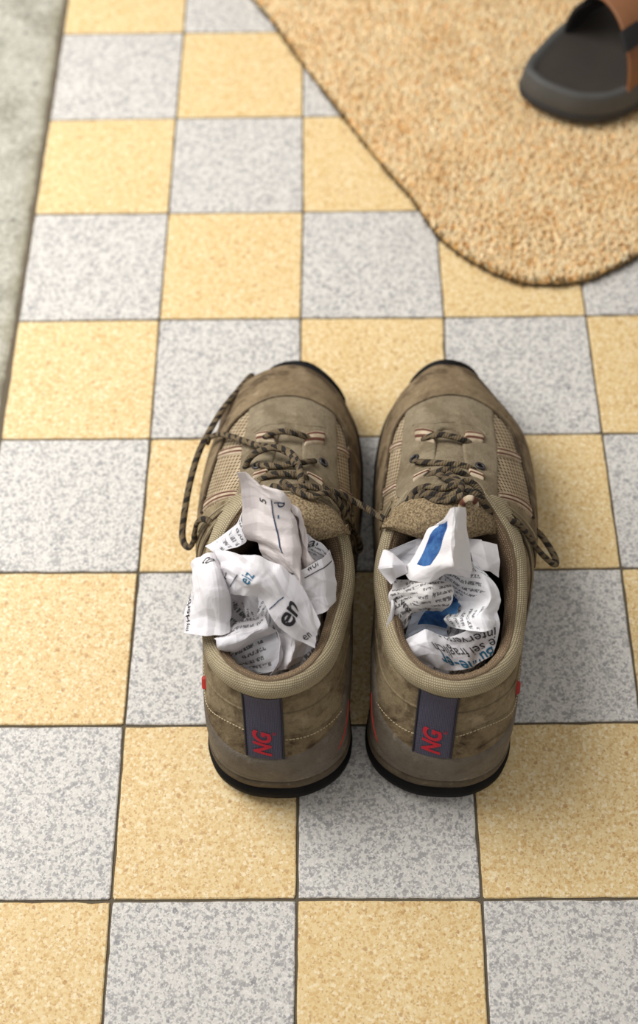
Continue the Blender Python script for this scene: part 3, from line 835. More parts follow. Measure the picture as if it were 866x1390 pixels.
# pile: short bent tufts
def inside(P, poly):
    x, y = P[:, 0], P[:, 1]; r = np.zeros(len(P), bool); j = len(poly) - 1
    for i in range(len(poly)):
        xi, yi = poly[i]; xj, yj = poly[j]
        r ^= ((yi > y) != (yj > y)) & (x < (xj - xi) * (y - yi) / (yj - yi + 1e-12) + xi); j = i
    return r
inner = MO - mn * .0012
def tufts(xmin, xmax, ymin, ymax, sp):
    gx, gy = np.meshgrid(np.arange(xmin, xmax, sp), np.arange(ymin, ymax, sp))
    Q = np.c_[gx.ravel(), gy.ravel()] + npr.uniform(-.5, .5, (gx.size, 2)) * sp
    return Q[inside(Q, inner[::3])]
Qa = tufts(-.26, .16, -.40, .06, .0017)           # the part the photo looks at
Qb = tufts(-.45, .40, -.40, .40, .0042)
Qb = Qb[~((Qb[:, 0] > -.26) & (Qb[:, 0] < .16) & (Qb[:, 1] > -.40) & (Qb[:, 1] < .06))]
Q = np.r_[Qa, Qb]; wd = np.r_[np.full(len(Qa), .00088), np.full(len(Qb), .0021)]
N_ = len(Q)
lean_dir = npr.uniform(0, 2 * np.pi, N_)
# lean varies smoothly over the mat so that it shows combed patches
lean_dir = .75 * lean_dir + 2.2 * np.sin(Q[:, 0] * 60 + 1) * np.cos(Q[:, 1] * 47)
ln = npr.uniform(.0015, .0045, N_); hh = npr.uniform(.005, .0068, N_)
# pressed flat under the sandal
rel = Q + np.array([.2, .8]) - np.array([.180, .591]); la = rel @ np.array([.755, .656]); lb = rel @ np.array([-.656, .755])
hh = np.where((la > -.006) & (la < .28) & (lb > -.056) & (lb < .045), hh * .85, hh)
D = np.stack([np.cos(lean_dir), np.sin(lean_dir)], 1)
ang = npr.uniform(0, 2 * np.pi, N_)
VV = []
for lvl, (fr, ww) in enumerate(((0, 1.0), (.6, 1.05), (.95, .7))):
    c0 = np.c_[Q + D * (ln * fr**1.6)[:, None], .0028 + hh * fr]
    for k_ in range(4):
        aa = ang + k_ * np.pi / 2
        VV.append(c0 + np.c_[np.cos(aa) * wd * ww, np.sin(aa) * wd * ww, np.zeros(N_)])
VV.append(np.c_[Q + D * ln[:, None] * 1.02, .0028 + hh * 1.02])
VV = np.stack(VV, 1)                                # N,13,3
fq = []
for l in range(2):
    for k_ in range(4):
        a0, a1 = l * 4 + k_, l * 4 + (k_ + 1) % 4
        fq.append((a0, a1, a1 + 4, a0 + 4))
ft = [(8 + k_, 8 + (k_ + 1) % 4, 12) for k_ in range(4)]
base_i = (np.arange(N_) * 13)[:, None, None]
quads = (base_i + np.array(fq)[None]).reshape(-1); tris = (base_i + np.array(ft)[None]).reshape(-1)
me = bpy.data.meshes.new('pile')
me.vertices.add(N_ * 13); me.vertices.foreach_set('co', VV.reshape(-1))
nl = len(quads) + len(tris); nq, ntr = len(quads) // 4, len(tris) // 3
me.loops.add(nl); me.loops.foreach_set('vertex_index', np.r_[quads, tris].astype(np.int32))
me.polygons.add(nq + ntr)
me.polygons.foreach_set('loop_start', np.r_[np.arange(nq) * 4, nq * 4 + np.arange(ntr) * 3].astype(np.int32))
me.update(calc_edges=True)
me.polygons.foreach_set('use_smooth', np.ones(nq + ntr, bool))
atr = me.attributes.new('tuft', 'FLOAT', 'POINT')
atr.data.foreach_set('value', np.repeat(npr.rand(N_), 13).astype(np.float32))
me.materials.append(M_pile)
pile = bpy.data.objects.new('pile', me); COL.objects.link(pile); pile.parent = mat
pile['kind'] = 'stuff'

# ------------------------------------------------------------------ sandals
def plain(name, c1, c2, rough, sc=60, bump=.15):
    t = NT(name, rough, .35); po = t.pos()
    t.color(t.mix(t.noise(po, sc, 4), c1, c2)); t.bump(t.noise(po, 500, 3), bump, .0006)
    return t.m
M_sole = plain('sandal_outsole', srgb(40, 40, 42), srgb(58, 57, 56), .6)
M_mid = plain('sandal_midsole', srgb(84, 83, 80), srgb(70, 69, 67), .6)
M_bed = plain('sandal_footbed', srgb(66, 59, 52), srgb(48, 43, 39), .7, 30)
M_brown = plain('brown_strap_leather', srgb(138, 92, 58), srgb(112, 72, 44), .55)
M_web = plain('black_webbing', srgb(24, 23, 24), srgb(36, 34, 34), .7)
SOL = np.array([(0, 0), (10, .5), (19, 3), (27, 14), (32.5, 32), (37, 52), (39, 73), (38, 110), (33, 150), (32, 190), (33, 220), (30, 250), (16, 268), (0, 272), (-16, 268), (-30, 250), (-36, 220), (-37, 190),
                (-42, 150), (-49, 110), (-51, 75), (-49, 50), (-43, 30), (-30, 13), (-14, 4)], float)
def make_sandal(label, loc, rz, k):
    root = empty('sandal', loc, rz)
    tag(root, label, 'sandal')
    def add(name, V, F, mat_, parent=None, smooth=True):
        V = np.asarray(V, float).reshape(-1, 3) * .001; V[:, 0] *= k
        return mesh_obj(name, V, F, mat_, parent or root, smooth, flip=k < 0)
    n = 120
    O = catmull(SOL, n, True); d = np.roll(O, -1, 0) - np.roll(O, 1, 0); d /= np.linalg.norm(d, axis=1)[:, None]
    nr = np.stack([d[:, 1], -d[:, 0]], 1)
    if nr[0] @ (O[0] - O.mean(0)) < 0: nr = -nr
    def rings(prof): return np.stack([np.c_[O + nr * o_, z_ * np.ones(n)] for o_, z_ in prof], 1)
    toe = 3.5 * np.clip((40 - O[:, 1]) / 40, 0, 1)**2
    def body(name, prof, mat_, cap_top=False, cap_bot=False):
        R = rings(prof); R[:, :, 2] += toe[:, None]
        m = R.shape[1]; F = [f[::-1] for f in grid_faces(n, m, True)]
        if cap_bot: F.append(tuple(i * m for i in range(n))[::-1])
        if cap_top: F.append(tuple(i * m + m - 1 for i in range(n)))
        sgn = 1
        return add(name, R, F, mat_)
    body('outsole', [(-6, 0), (.5, .5), (2.2, 4), (2.6, 8), (1.2, 10)], M_sole, cap_bot=True)
    body('midsole', [(1.2, 9), (1.8, 13), (.6, 18), (-.2, 22), (-1.0, 25), (-2.5, 26), (-6, 25.5), (-8.5, 23)], M_mid)
    yy = np.linspace(7, 265, 50); rt, lf = O[(O[:, 0] > 0)], O[(O[:, 0] <= 0)]
    rt, lf = rt[rt[:, 1].argsort()], lf[lf[:, 1].argsort()]
    xr, xl = np.interp(yy, rt[:, 1], rt[:, 0]) - 7, np.interp(yy, lf[:, 1], lf[:, 0]) + 7
    ww_ = np.linspace(0, 1, 15)
    G = np.stack([xl[:, None] * (1 - ww_) + xr[:, None] * ww_, np.broadcast_to(yy[:, None], (50, 15)),
                  23.6 - 2.4 * np.sin(np.pi * ww_)[None] ** .5 * np.sin(np.pi * (yy - 6) / 260).clip(0, 1)[:, None] ** .3 + (3.5 * np.clip((40 - yy) / 40, 0, 1)**2)[:, None]], -1)
    add('footbed', G, [f[::-1] for f in grid_faces(50, 15)], M_bed)
    def strap(name, y0, y1, th0, th1, rx, rz_, cx, thick, mat_, slant=0, base=22, parent=None):
        th = np.linspace(th0, th1, 30); rows = []
        for q in th:
            o_ = np.array([math.cos(q) / rx, 0, math.sin(q) / rz_]); o_ /= np.linalg.norm(o_)
            c0 = np.array([cx + rx * math.cos(q), 0, base + rz_ * math.sin(q)])
            sl = slant * math.cos(q)
            ring = []
            for (yy, oo) in ((y0, 0), (y0, thick * .8), (y0 + 1.2, thick), (y1 - 1.2, thick), (y1, thick * .8), (y1, 0)):
                ring.append(c0 + o_ * oo + np.array([0, yy + sl, 0]))
            rows.append(ring)
        R = np.array(rows); F = grid_faces(30, 6, False, True) + [tuple(range(6))[::-1], tuple(29 * 6 + i for i in range(6))]
        return add(name, R, [f[::-1] for f in F], mat_, parent)
    # toe strap: black lining strap with the brown leather over it
    strap('strap_lining', 60, 96, .0, math.pi, 37, 46, -6, 2.2, M_web, 12)
    strap('leather_strap', 58, 100, .75, math.pi * .99, 39.5, 48.5, -6, 2.6, M_brown, 12)
    strap('strap_anchor', 60, 84, .0, .85, 34, 44, -5, 4, M_web, 0)
    strap('strap_keeper', 53, 72, 2.1, 2.42, 42, 51, -6, 3, M_web, 12)
    strap('strap_lining', 150, 172, .0, math.pi, 34, 62, -4, 2.2, M_web, 0)
    strap('leather_strap', 147, 175, .5, math.pi * .97, 36.5, 64.5, -4, 2.6, M_brown, 0)
    # heel strap: band around the back of the footbed
    th = np.linspace(-.15, math.pi + .15, 40)
    R = []
    for q in th:
        x_, y_ = -2 + 30 * math.cos(q), 215 + 48 * math.sin(q)
        o_ = np.array([math.cos(q), math.sin(q), 0])
        z0 = 48 + 14 * math.sin(q)
        R.append([np.array([x_, y_, z]) + o_ * t_ for z, t_ in ((z0, 0), (z0, 3), (z0 + 26, 3), (z0 + 26, 0))])
    R = np.array(R)
    add('heel_strap', R, grid_faces(40, 4, False, True) + [(0, 1, 2, 3), (159, 158, 157, 156)], M_brown)
    for sg in (-1, 1):
        strap('side_anchor', 196, 216, 0 if sg > 0 else math.pi - .9, .9 if sg > 0 else math.pi, 31, 50, -2, 3, M_web)
    # buckle
    V, F, UV = tube([(20, 148, 76), (32, 148, 66), (32, 174, 66), (20, 174, 76)], 1.3, 1.3, 8, 40, True)
    add('buckle', V, F, M_metal)
    return root
sand = make_sandal('black sandal with brown leather straps standing on the bath mat', (.180, .591, .0100), math.atan2(.656, .755) - math.pi / 2, -1)

# ------------------------------------------------------------------ newspaper
t = NT('print_black', .8); t.color(srgb(44, 42, 46)); M_ink = t.m
t = NT('print_blue', .8); t.color(srgb(38, 100, 132)); M_inkblue = t.m
t = NT('print_navy', .8); t.color(srgb(44, 62, 92)); M_inknavy = t.m
def paper(name, tint=(222, 218, 220), boxes=(), picture=None, dirt=.25):
    """boxes: (u0,u1,v0,v1, line pitch in metres, angle, strength) body text too small to read; picture: (u0,u1,v0,v1)"""
    t = NT(name, .75, .2)
    x, y, _ = t.sep(t.uv())          # metres on the sheet
    a = t.node('ShaderNodeAttribute', attribute_name='st').outputs['Vector']
    su, sv, _ = t.sep(a)
    po = t.pos()
    base = srgb(*tint)
    c = t.mix(t.math('MULTIPLY', t.ramp(t.noise(po, 60, 4), .4, .75), dirt), base, srgb(tint[0] * .86, tint[1] * .84, tint[2] * .82))
    for (u0, u1, v0, v1, pitch, ang_, st_) in boxes:
        ca, sa = math.cos(ang_), math.sin(ang_)
        X = t.math('ADD', t.math('MULTIPLY', x, ca), t.math('MULTIPLY', y, sa))
        Y = t.math('SUBTRACT', t.math('MULTIPLY', y, ca), t.math('MULTIPLY', x, sa))
        ly = t.math('DIVIDE', Y, pitch); row = t.math('FLOOR', ly); fy = t.math('FRACT', ly)
        band = t.math('MULTIPLY', t.ramp(fy, .2, .28), t.ramp(fy, .78, .7))
        g = t.noise(t.comb(t.math('MULTIPLY', X, 4.6 / pitch), t.math('ADD', t.math('MULTIPLY', row, 5.37), t.math('MULTIPLY', fy, 2.1)), 0.0), 1.0, 1, .5)
        wd_ = t.noise(t.comb(t.math('MULTIPLY', X, .75 / pitch), t.math('MULTIPLY', row, 9.71), 3.0), 1.0, 0, .5)
        ink = t.math('MULTIPLY', t.math('MULTIPLY', band, t.ramp(g, .42, .50)), t.ramp(wd_, .36, .42))
        for (cc, lo, hi) in ((su, u0, u1), (sv, v0, v1)):
            ink = t.math('MULTIPLY', ink, t.math('MULTIPLY', t.math('GREATER_THAN', cc, lo), t.math('LESS_THAN', cc, hi)))
        c = t.mix(t.math('MULTIPLY', ink, st_ * .88), c, srgb(58, 56, 60))
    if picture:
        u0, u1, v0, v1 = picture
        m_ = 1.0
        for (cc, lo, hi) in ((su, u0, u1), (sv, v0, v1)):
            m_ = t.math('MULTIPLY', m_, t.math('MULTIPLY', t.math('GREATER_THAN', cc, lo), t.math('LESS_THAN', cc, hi)))
        q = t.noise(po, 75, 5, .6, .4)
        pc = t.mix(t.ramp(q, .35, .68), srgb(34, 66, 122), srgb(88, 142, 196))
        pc = t.mix(t.ramp(t.noise(po, 120, 5, .7), .58, .72), pc, srgb(30, 40, 74))
        c = t.mix(m_, c, pc)
    t.color(c)
    t.bump(t.noise(po, 220, 3), .15, .0006)
    t.b.inputs['Subsurface Weight'].default_value = 0.0
    return t.m

def cam_project(P):
    d = (np.asarray(P) - CAMC) @ RM
    return np.stack([433 + FPX * d[..., 0] / -d[..., 2], 650 - FPX * d[..., 1] / -d[..., 2]], -1)

class Sheet:
    """a crumpled piece of newspaper: a bent surface through a net of points"""
    def __init__(s, net, n=44, m=44, crumple=.5, seed=0, sharp=.5):
        net = np.asarray(net, float)
        lin = lambda Q, c: np.stack([np.interp(np.linspace(0, len(Q) - 1, c), np.arange(len(Q)), Q[:, k]) for k in range(3)], 1)
        bl = lambda Q, c: catmull(Q, c) * (1 - sharp) + lin(Q, c) * sharp
        rows = np.stack([bl(net[i], m) for i in range(len(net))])
        P = np.stack([bl(rows[:, j], n) for j in range(m)], 1)
        r = np.random.RandomState(seed)
        ls = np.linalg.norm(np.diff(P, axis=0), axis=2).sum(0).mean(); lt = np.linalg.norm(np.diff(P, axis=1), axis=2).sum(1).mean()
        s.ls, s.lt = ls, lt
        X, Y = np.meshgrid(np.linspace(0, ls, n), np.linspace(0, lt, m), indexing='ij')
        H = np.zeros((n, m))
        for q in range(9):
            a_ = r.uniform(0, np.pi); L = r.uniform(.005, .024)
            w_ = (X * math.cos(a_) + Y * math.sin(a_)) / L + r.rand() * 9
            w_ = w_ + .35 * np.sin((-X * math.sin(a_) + Y * math.cos(a_)) / L * 1.3 + r.rand() * 6)
            tri = np.abs(np.mod(w_, 2) - 1) - .5
            H += tri * L * .36 * r.uniform(.4, 1.3)
        for q in range(3):
            a_ = r.uniform(0, np.pi); L = r.uniform(.018, .04)
            w_ = (X * math.cos(a_) + Y * math.sin(a_)) / L + r.rand() * 9
            H += (np.abs(np.mod(w_, 2) - 1) - .5) * L * .13
        dS = np.gradient(P, axis=0); dT = np.gradient(P, axis=1)
        N = np.cross(dS, dT); N /= np.linalg.norm(N, axis=2)[..., None] + 1e-12
        P = P + N * (H * crumple)[..., None]
        # ragged torn/cut outline
        s.P = P; s.n, s.m = n, m
        dS = np.gradient(P, axis=0); dT = np.gradient(P, axis=1)
        N = np.cross(dS, dT); N /= np.linalg.norm(N, axis=2)[..., None] + 1e-12
        tocam = CAMC - P
        s.side = 1 if (N * tocam).sum(2).mean() > 0 else -1
        s.N = N * s.side
    def build(s, name, mat_, parent):
        st_ = np.stack(np.meshgrid(np.linspace(0, 1, s.n), np.linspace(0, 1, s.m), indexing='ij'), -1).reshape(-1, 2)
        o = mesh_obj(name, s.P, grid_faces(s.n, s.m), mat_, parent, smooth=False, uv=st_ * np.array([s.ls, s.lt]))
        at2 = o.data.attributes.new('st', 'FLOAT_VECTOR', 'POINT')
        at2.data.foreach_set('vector', np.c_[st_, np.zeros(len(st_))].astype(np.float32).ravel())
        md = o.modifiers.new('thickness', 'SOLIDIFY'); md.thickness = .00012; md.offset = 0
        s.obj = o
        return o
    def ev(s, st, off):
        i = np.clip(st[:, 0] * (s.n - 1), 0, s.n - 1.001); j = np.clip(st[:, 1] * (s.m - 1), 0, s.m - 1.001)
        a_, b_ = i.astype(int), j.astype(int); f, g = (i - a_)[:, None], (j - b_)[:, None]
        def bl(Q): return Q[a_, b_] * (1 - f) * (1 - g) + Q[a_ + 1, b_] * f * (1 - g) + Q[a_, b_ + 1] * (1 - f) * g + Q[a_ + 1, b_ + 1] * f * g
        return bl(s.P) + bl(s.N) * off
    def locate(s, px, py, dpx):
        I = cam_project(s.P); d = np.hypot(I[..., 0] - px, I[..., 1] - py)
        i, j = np.unravel_index(d.argmin(), d.shape)
        i = min(max(i, 2), s.n - 3); j = min(max(j, 2), s.m - 3)
        J = np.stack([(I[i + 2, j] - I[i - 2, j]) / 4 * (s.n - 1), (I[i, j + 2] - I[i, j - 2]) / 4 * (s.m - 1)], 1)
        D3 = np.stack([(s.P[i + 2, j] - s.P[i - 2, j]) / 4 * (s.n - 1), (s.P[i, j + 2] - s.P[i, j - 2]) / 4 * (s.m - 1)], 1)
        e1 = D3 @ np.linalg.solve(J, np.array(dpx, float)); e1 /= np.linalg.norm(e1)
        nn = np.cross(D3[:, 0], D3[:, 1]); nn *= s.side / np.linalg.norm(nn)
        e2 = np.cross(nn, e1)
        return np.array([i / (s.n - 1), j / (s.m - 1)]), np.linalg.pinv(D3), e1, e2
    def text(s, body, px, py, ang_deg, size, mat_, name='print', shear=0, off=.0004, bold=0):
        """size in metres; the text starts at (px, py) in the photo's frame and runs along ang_deg (counter-clockwise)"""
        a_ = math.radians(ang_deg)
        st0, inv_, e1, e2 = s.locate(px, py, (math.cos(a_), -math.sin(a_)))
        TV, TF = text_mesh(body, size, shear, 1, bold) if body != '|' else (np.array([(0, 0, 0), (size, 0, 0), (size, .0005, 0), (0, .0005, 0)] + [(size * q / 8, 0, 0) for q in range(9)] + [(size * q / 8, .0005, 0) for q in range(9)]),
                                                                           [(4 + q, 5 + q, 14 + q, 13 + q) for q in range(8)])
        D = TV[:, :1] * e1 + TV[:, 1:2] * e2
        st_ = st0 + D @ inv_.T
        ok = ((st_ > .005) & (st_ < .995)).all(1)
        TF = [f for f in TF if all(ok[i] for i in f)]
        if not TF: return
        P = s.ev(st_, off)
        mesh_obj(name, P, TF, mat_, s.obj, smooth=False)

c3 = lambda L: [at(220 + x / 3.0929, 640 + y / 3.0929, z) for x, y, z in L]
c4 = lambda L: [at(480 + x / 3.0929, 640 + y / 3.0929, z) for x, y, z in L]
p3 = lambda x, y: (220 + x / 3.0929, 640 + y / 3.0929)
p4 = lambda x, y: (480 + x / 3.0929, 640 + y / 3.0929)
def thing(label, group, ref):
    o = empty('newspaper_sheet', (0, 0, 0))
    tag(o, label, 'newspaper', group)
    return o
def settle(root):
    """put the empty at the piece's own base without moving the piece"""
    allv = []
    for ch in root.children: allv += [v.co for v in ch.data.vertices]
    A = np.array(allv); base = np.array([A[:, 0].mean(), A[:, 1].mean(), A[:, 2].min()])
    root.location = base
    for ch in root.children:
        co = np.zeros(len(ch.data.vertices) * 3); ch.data.vertices.foreach_get('co', co)
        ch.data.vertices.foreach_set('co', (co.reshape(-1, 3) - base).ravel())
        for g in ch.children:
            co = np.zeros(len(g.data.vertices) * 3); g.data.vertices.foreach_get('co', co)
            g.data.vertices.foreach_set('co', (co.reshape(-1, 3) - base).ravel())
GL, GR = 'newspaper pieces stuffed into the left shoe', 'newspaper pieces stuffed into the right shoe'
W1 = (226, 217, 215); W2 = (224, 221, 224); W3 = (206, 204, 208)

# ---- left shoe
r = thing('pale newspaper flap standing upright, printed with a figure 5', GL, None)
f1 = Sheet([c3(q) for q in (
    [(322, 0, .150), (340, 12, .151), (380, 40, .150), (430, 72, .147), (470, 97, .143), (500, 106, .138), (530, 130, .134), (560, 165, .129)],
    [(325, 80, .140), (390, 80, .144), (450, 95, .145), (500, 105, .143), (525, 118, .138), (535, 150, .128), (565, 175, .130), (590, 205, .126)],
    [(330, 190, .128), (400, 180, .133), (465, 180, .136), (525, 165, .135), (545, 190, .128), (550, 220, .12), (580, 230, .125), (598, 245, .122)],
    [(355, 288, .116), (430, 290, .121), (500, 280, .126), (548, 255, .127), (562, 270, .118), (570, 300, .112), (600, 300, .119), (615, 310, .117)],
    [(400, 330, .112), (465, 355, .115), (525, 375, .119), (570, 350, .119), (585, 350, .110), (595, 370, .106), (620, 370, .113), (640, 380, .109)],
    [(430, 345, .106), (500, 385, .108), (560, 440, .111), (588, 490, .110), (600, 450, .103), (612, 430, .1), (640, 420, .104), (655, 420, .101)])], 52, 70, .45, 3)
f1.build('fold', paper('newsprint_flap', W1), r)
f1.text('5', *p3(440, 136), 90, .0062, M_ink)
f1.text('|', *p3(455, 120), -80, .026, M_inknavy)
f1.text('d', *p3(512, 150), 95, .008, M_inknavy)
f1.text('-', *p3(505, 200), 92, .008, M_inkblue)
settle(r)

r = thing('wide newspaper sheet curling over the shoe rim, printed with eiz and en', GL, None)
f2 = Sheet([c3(q) for q in (
    [(225, 332, .119), (238, 390, .119), (250, 450, .116), (268, 498, .109)],
    [(300, 343, .124), (305, 400, .127), (312, 452, .123), (320, 508, .112)],
    [(370, 345, .125), (370, 410, .130), (367, 462, .126), (357, 515, .115)],
    [(430, 355, .123), (430, 430, .129), (425, 490, .125), (410, 545, .115)],
    [(500, 400, .119), (500, 480, .124), (480, 540, .121), (450, 600, .112)],
    [(560, 450, .114), (560, 540, .118), (530, 600, .115), (490, 660, .107)],
    [(622, 550, .108), (610, 610, .110), (590, 660, .108), (560, 706, .102)],
    [(664, 640, .102), (655, 680, .101), (648, 710, .099), (640, 738, .096)])], 70, 40, .35, 5)
f2.build('fold', paper('newsprint_band', W2), r)
f2.text('eiz', *p3(362, 478), 57, .0088, M_inkblue, bold=.006)
f2.text('en', *p3(540, 662), 52, .0165, M_ink, bold=.02)
f2.text('en', *p3(600, 728), 50, .0072, M_ink)
f2.text('7', *p3(272, 425), 150, .006, M_ink)
f2.text('|', *p3(288, 488), 62, .014, M_inknavy)
f2.text('|', *p3(443, 590), 42, .014, M_inknavy)
f3 = Sheet([c3(q) for q in (
    [(262, 348, .114), (262, 420, .115), (270, 500, .111), (283, 600, .104), (278, 668, .1)],
    [(200, 340, .119), (215, 420, .122), (225, 510, .117), (240, 610, .109), (245, 685, .102)],
    [(150, 345, .119), (160, 430, .121), (170, 520, .116), (180, 610, .108), (190, 690, .1015)],
    [(122, 360, .114), (125, 440, .113), (128, 530, .108), (124, 620, .101), (120, 678, .097)],
    [(112, 400, .107), (104, 480, .105), (95, 560, .098), (84, 620, .092), (72, 675, .088)])], 44, 50, .4, 8)
f3.build('fold', paper('newsprint_curl', W2, [(.80, .87, .35, .98, .0024, math.pi / 2, .45), (.965, 1., .25, 1, .0025, math.pi / 2, .8)]), r)
f3.text('Herbst-fertig', *p3(120, 632), 84, .0056, M_ink, shear=.2)
f3.text('my', *p3(112, 668), 85, .0052, M_ink, shear=.2)
f3.text('co', *p3(165, 385), -40, .0055, M_ink)
settle(r)

r = thing('white newspaper corner folded at the inner rim, printed with a ruled line', GL, None)
f = Sheet([c3(q) for q in (
    [(545, 440, .106), (605, 405, .110), (655, 368, .112), (690, 330, .106)],
    [(585, 510, .104), (635, 475, .106), (672, 450, .106), (705, 420, .1)],
    [(610, 560, .1), (655, 535, .102), (688, 525, .1), (712, 490, .095)],
    [(640, 595, .094), (668, 592, .096), (696, 575, .095), (712, 540, .09)])], 40, 40, .5, 12, .8)
f.build('fold', paper('newsprint_corner', W2), r)
f.text('wor', *p3(608, 425), 28, .0058, M_ink)
f.text('|', *p3(600, 450), 30, .018, M_ink)
settle(r)

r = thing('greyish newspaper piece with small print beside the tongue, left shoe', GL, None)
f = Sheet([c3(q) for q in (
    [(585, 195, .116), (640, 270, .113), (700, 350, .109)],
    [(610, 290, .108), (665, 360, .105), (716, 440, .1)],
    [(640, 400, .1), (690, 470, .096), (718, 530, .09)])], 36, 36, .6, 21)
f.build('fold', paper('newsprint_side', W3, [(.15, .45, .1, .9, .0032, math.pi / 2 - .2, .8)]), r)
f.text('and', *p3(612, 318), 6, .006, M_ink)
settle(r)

r = thing('small-print newspaper scrap tucked under the standing flap, left shoe', GL, None)
f = Sheet([c3(q) for q in (
    [(335, 165, .108), (340, 230, .108), (350, 300, .106)],
    [(300, 225, .106), (305, 270, .107), (330, 325, .106)],
    [(250, 290, .1), (260, 320, .102), (280, 350, .104)],
    [(215, 330, .094), (230, 345, .098), (240, 360, .1)])], 36, 30, .5, 24)
f.build('fold', paper('newsprint_scrap', W3, [(.02, .7, .2, .95, .0036, math.pi / 2 + .1, .9)]), r)
settle(r)

r = thing('narrow bent newspaper strip above the small-print piece, left shoe', GL, None)
f = Sheet([c3(q) for q in (
    [(215, 690, .102), (225, 705, .103), (235, 722, .1), (250, 738, .094)],
    [(300, 640, .1), (310, 680, .106), (312, 715, .105), (310, 750, .094)],
    [(370, 615, .094), (380, 660, .104), (388, 690, .104), (392, 717, .094)],
    [(430, 600, .094), (440, 640, .102), (455, 660, .102), (480, 662, .096)])], 46, 34, .35, 30)
f.build('fold', paper('newsprint_strip', (214, 211, 215), [(.05, .95, .0, .25, .0032, .15, .9)]), r)
settle(r)

r = thing('small-print newspaper piece at the heel end of the left shoe', GL, None)
f = Sheet([c3(q) for q in (
    [(275, 770, .083), (330, 735, .09), (400, 695, .094), (470, 660, .096)],
    [(290, 800, .081), (350, 775, .088), (420, 740, .093), (490, 715, .095)],
    [(330, 832, .08), (380, 815, .086), (440, 790, .09), (510, 765, .09)],
    [(370, 850, .079), (410, 850, .083), (460, 838, .085), (500, 820, .085)])], 44, 44, .35, 33)
f.build('fold', paper('newsprint_columns', (208, 208, 214), [(.03, .97, .04, .72, .0041, math.pi / 2 - .04, .95)]), r)
settle(r)

r = thing('plain white newspaper folds against the heel rim, left shoe', GL, None)
f = Sheet([c3(q) for q in (
    [(470, 660, .097), (505, 690, .094), (545, 700, .099), (590, 720, .095), (620, 700, .09)],
    [(485, 720, .094), (500, 740, .088), (550, 755, .095), (580, 750, .088), (615, 735, .087)],
    [(470, 790, .09), (490, 800, .083), (540, 800, .09), (575, 795, .083), (600, 785, .082)],
    [(440, 838, .084), (480, 838, .08), (520, 828, .084), (565, 815, .078), (590, 800, .077)])], 44, 50, .45, 36, .9)
f.build('fold', paper('newsprint_folds', W2), r)
f.text('F', *p3(480, 835), 50, .006, M_ink)
settle(r)

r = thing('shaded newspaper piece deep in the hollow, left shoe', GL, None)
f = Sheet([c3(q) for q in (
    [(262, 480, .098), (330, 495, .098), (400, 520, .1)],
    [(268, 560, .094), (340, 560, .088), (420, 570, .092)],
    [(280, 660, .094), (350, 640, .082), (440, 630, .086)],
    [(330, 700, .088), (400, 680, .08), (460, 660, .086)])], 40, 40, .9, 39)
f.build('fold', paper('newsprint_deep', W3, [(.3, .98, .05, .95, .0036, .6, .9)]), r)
settle(r)

# ---- right shoe
r = thing('newspaper piece with a blue picture twisted upright, right shoe', GR, None)
f = Sheet([c4(q) for q in (
    [(362, 218, .128), (382, 200, .133), (400, 156, .141), (420, 150, .144), (445, 150, .144), (472, 152, .141)],
    [(325, 238, .121), (368, 245, .128), (405, 240, .135), (418, 240, .138), (447, 240, .135), (486, 236, .131)],
    [(280, 312, .113), (338, 322, .121), (398, 315, .129), (416, 320, .132), (446, 325, .125), (489, 322, .120)],
    [(240, 385, .107), (295, 402, .114), (370, 385, .120), (418, 395, .124), (444, 400, .116), (489, 410, .111)],
    [(196, 402, .105), (235, 455, .107), (315, 466, .109), (385, 425, .112), (434, 435, .109), (488, 445, .105)])], 50, 64, .25, 51, .75)
f.build('fold', paper('newsprint_picture', (226, 222, 222), (), (.10, .74, .09, .28)), r)
settle(r)

r = thing('pointed white newspaper corner folded at the inner left rim, right shoe', GR, None)
f = Sheet([c4(q) for q in (
    [(128, 330, .105), (168, 348, .106), (205, 378, .108)],
    [(110, 405, .103), (158, 400, .117), (215, 395, .108)],
    [(160, 474, .102), (180, 450, .105), (228, 425, .107)])], 34, 34, .1, 54, 1.0)
f.build('fold', paper('newsprint_point', W2), r)
settle(r)

r = thing('plain grey newspaper piece behind the blue picture, right shoe', GR, None)
f = Sheet([c4(q) for q in (
    [(150, 330, .1), (250, 288, .105), (345, 262, .107)],
    [(165, 365, .098), (260, 335, .101), (355, 335, .104)],
    [(185, 410, .094), (270, 400, .097), (355, 420, .098)])], 36, 40, .5, 57)
f.build('fold', paper('newsprint_plain', (216, 216, 222)), r)
settle(r)

r = thing('rounded newspaper lump full of small print, right shoe', GR, None)
f = Sheet([c4(q) for q in (
    [(155, 445, .098), (240, 440, .106), (330, 450, .107), (388, 470, .098)],
    [(150, 510, .098), (240, 508, .107), (320, 518, .107), (388, 535, .097)],
    [(160, 580, .092), (240, 560, .1), (310, 572, .099), (372, 592, .091)],
    [(188, 685, .080), (232, 645, .088), (270, 595, .092), (330, 605, .085)])], 46, 46, .5, 60)
f.build('fold', paper('newsprint_lump', (206, 202, 200), [(.02, .55, .02, .98, .0031, math.pi / 2 + .35, .95), (.58, .97, .02, .9, .0042, math.pi / 2 + .15, .95)]), r)
f.text('t war', *p4(168, 545), -18, .0072, M_ink)
settle(r)

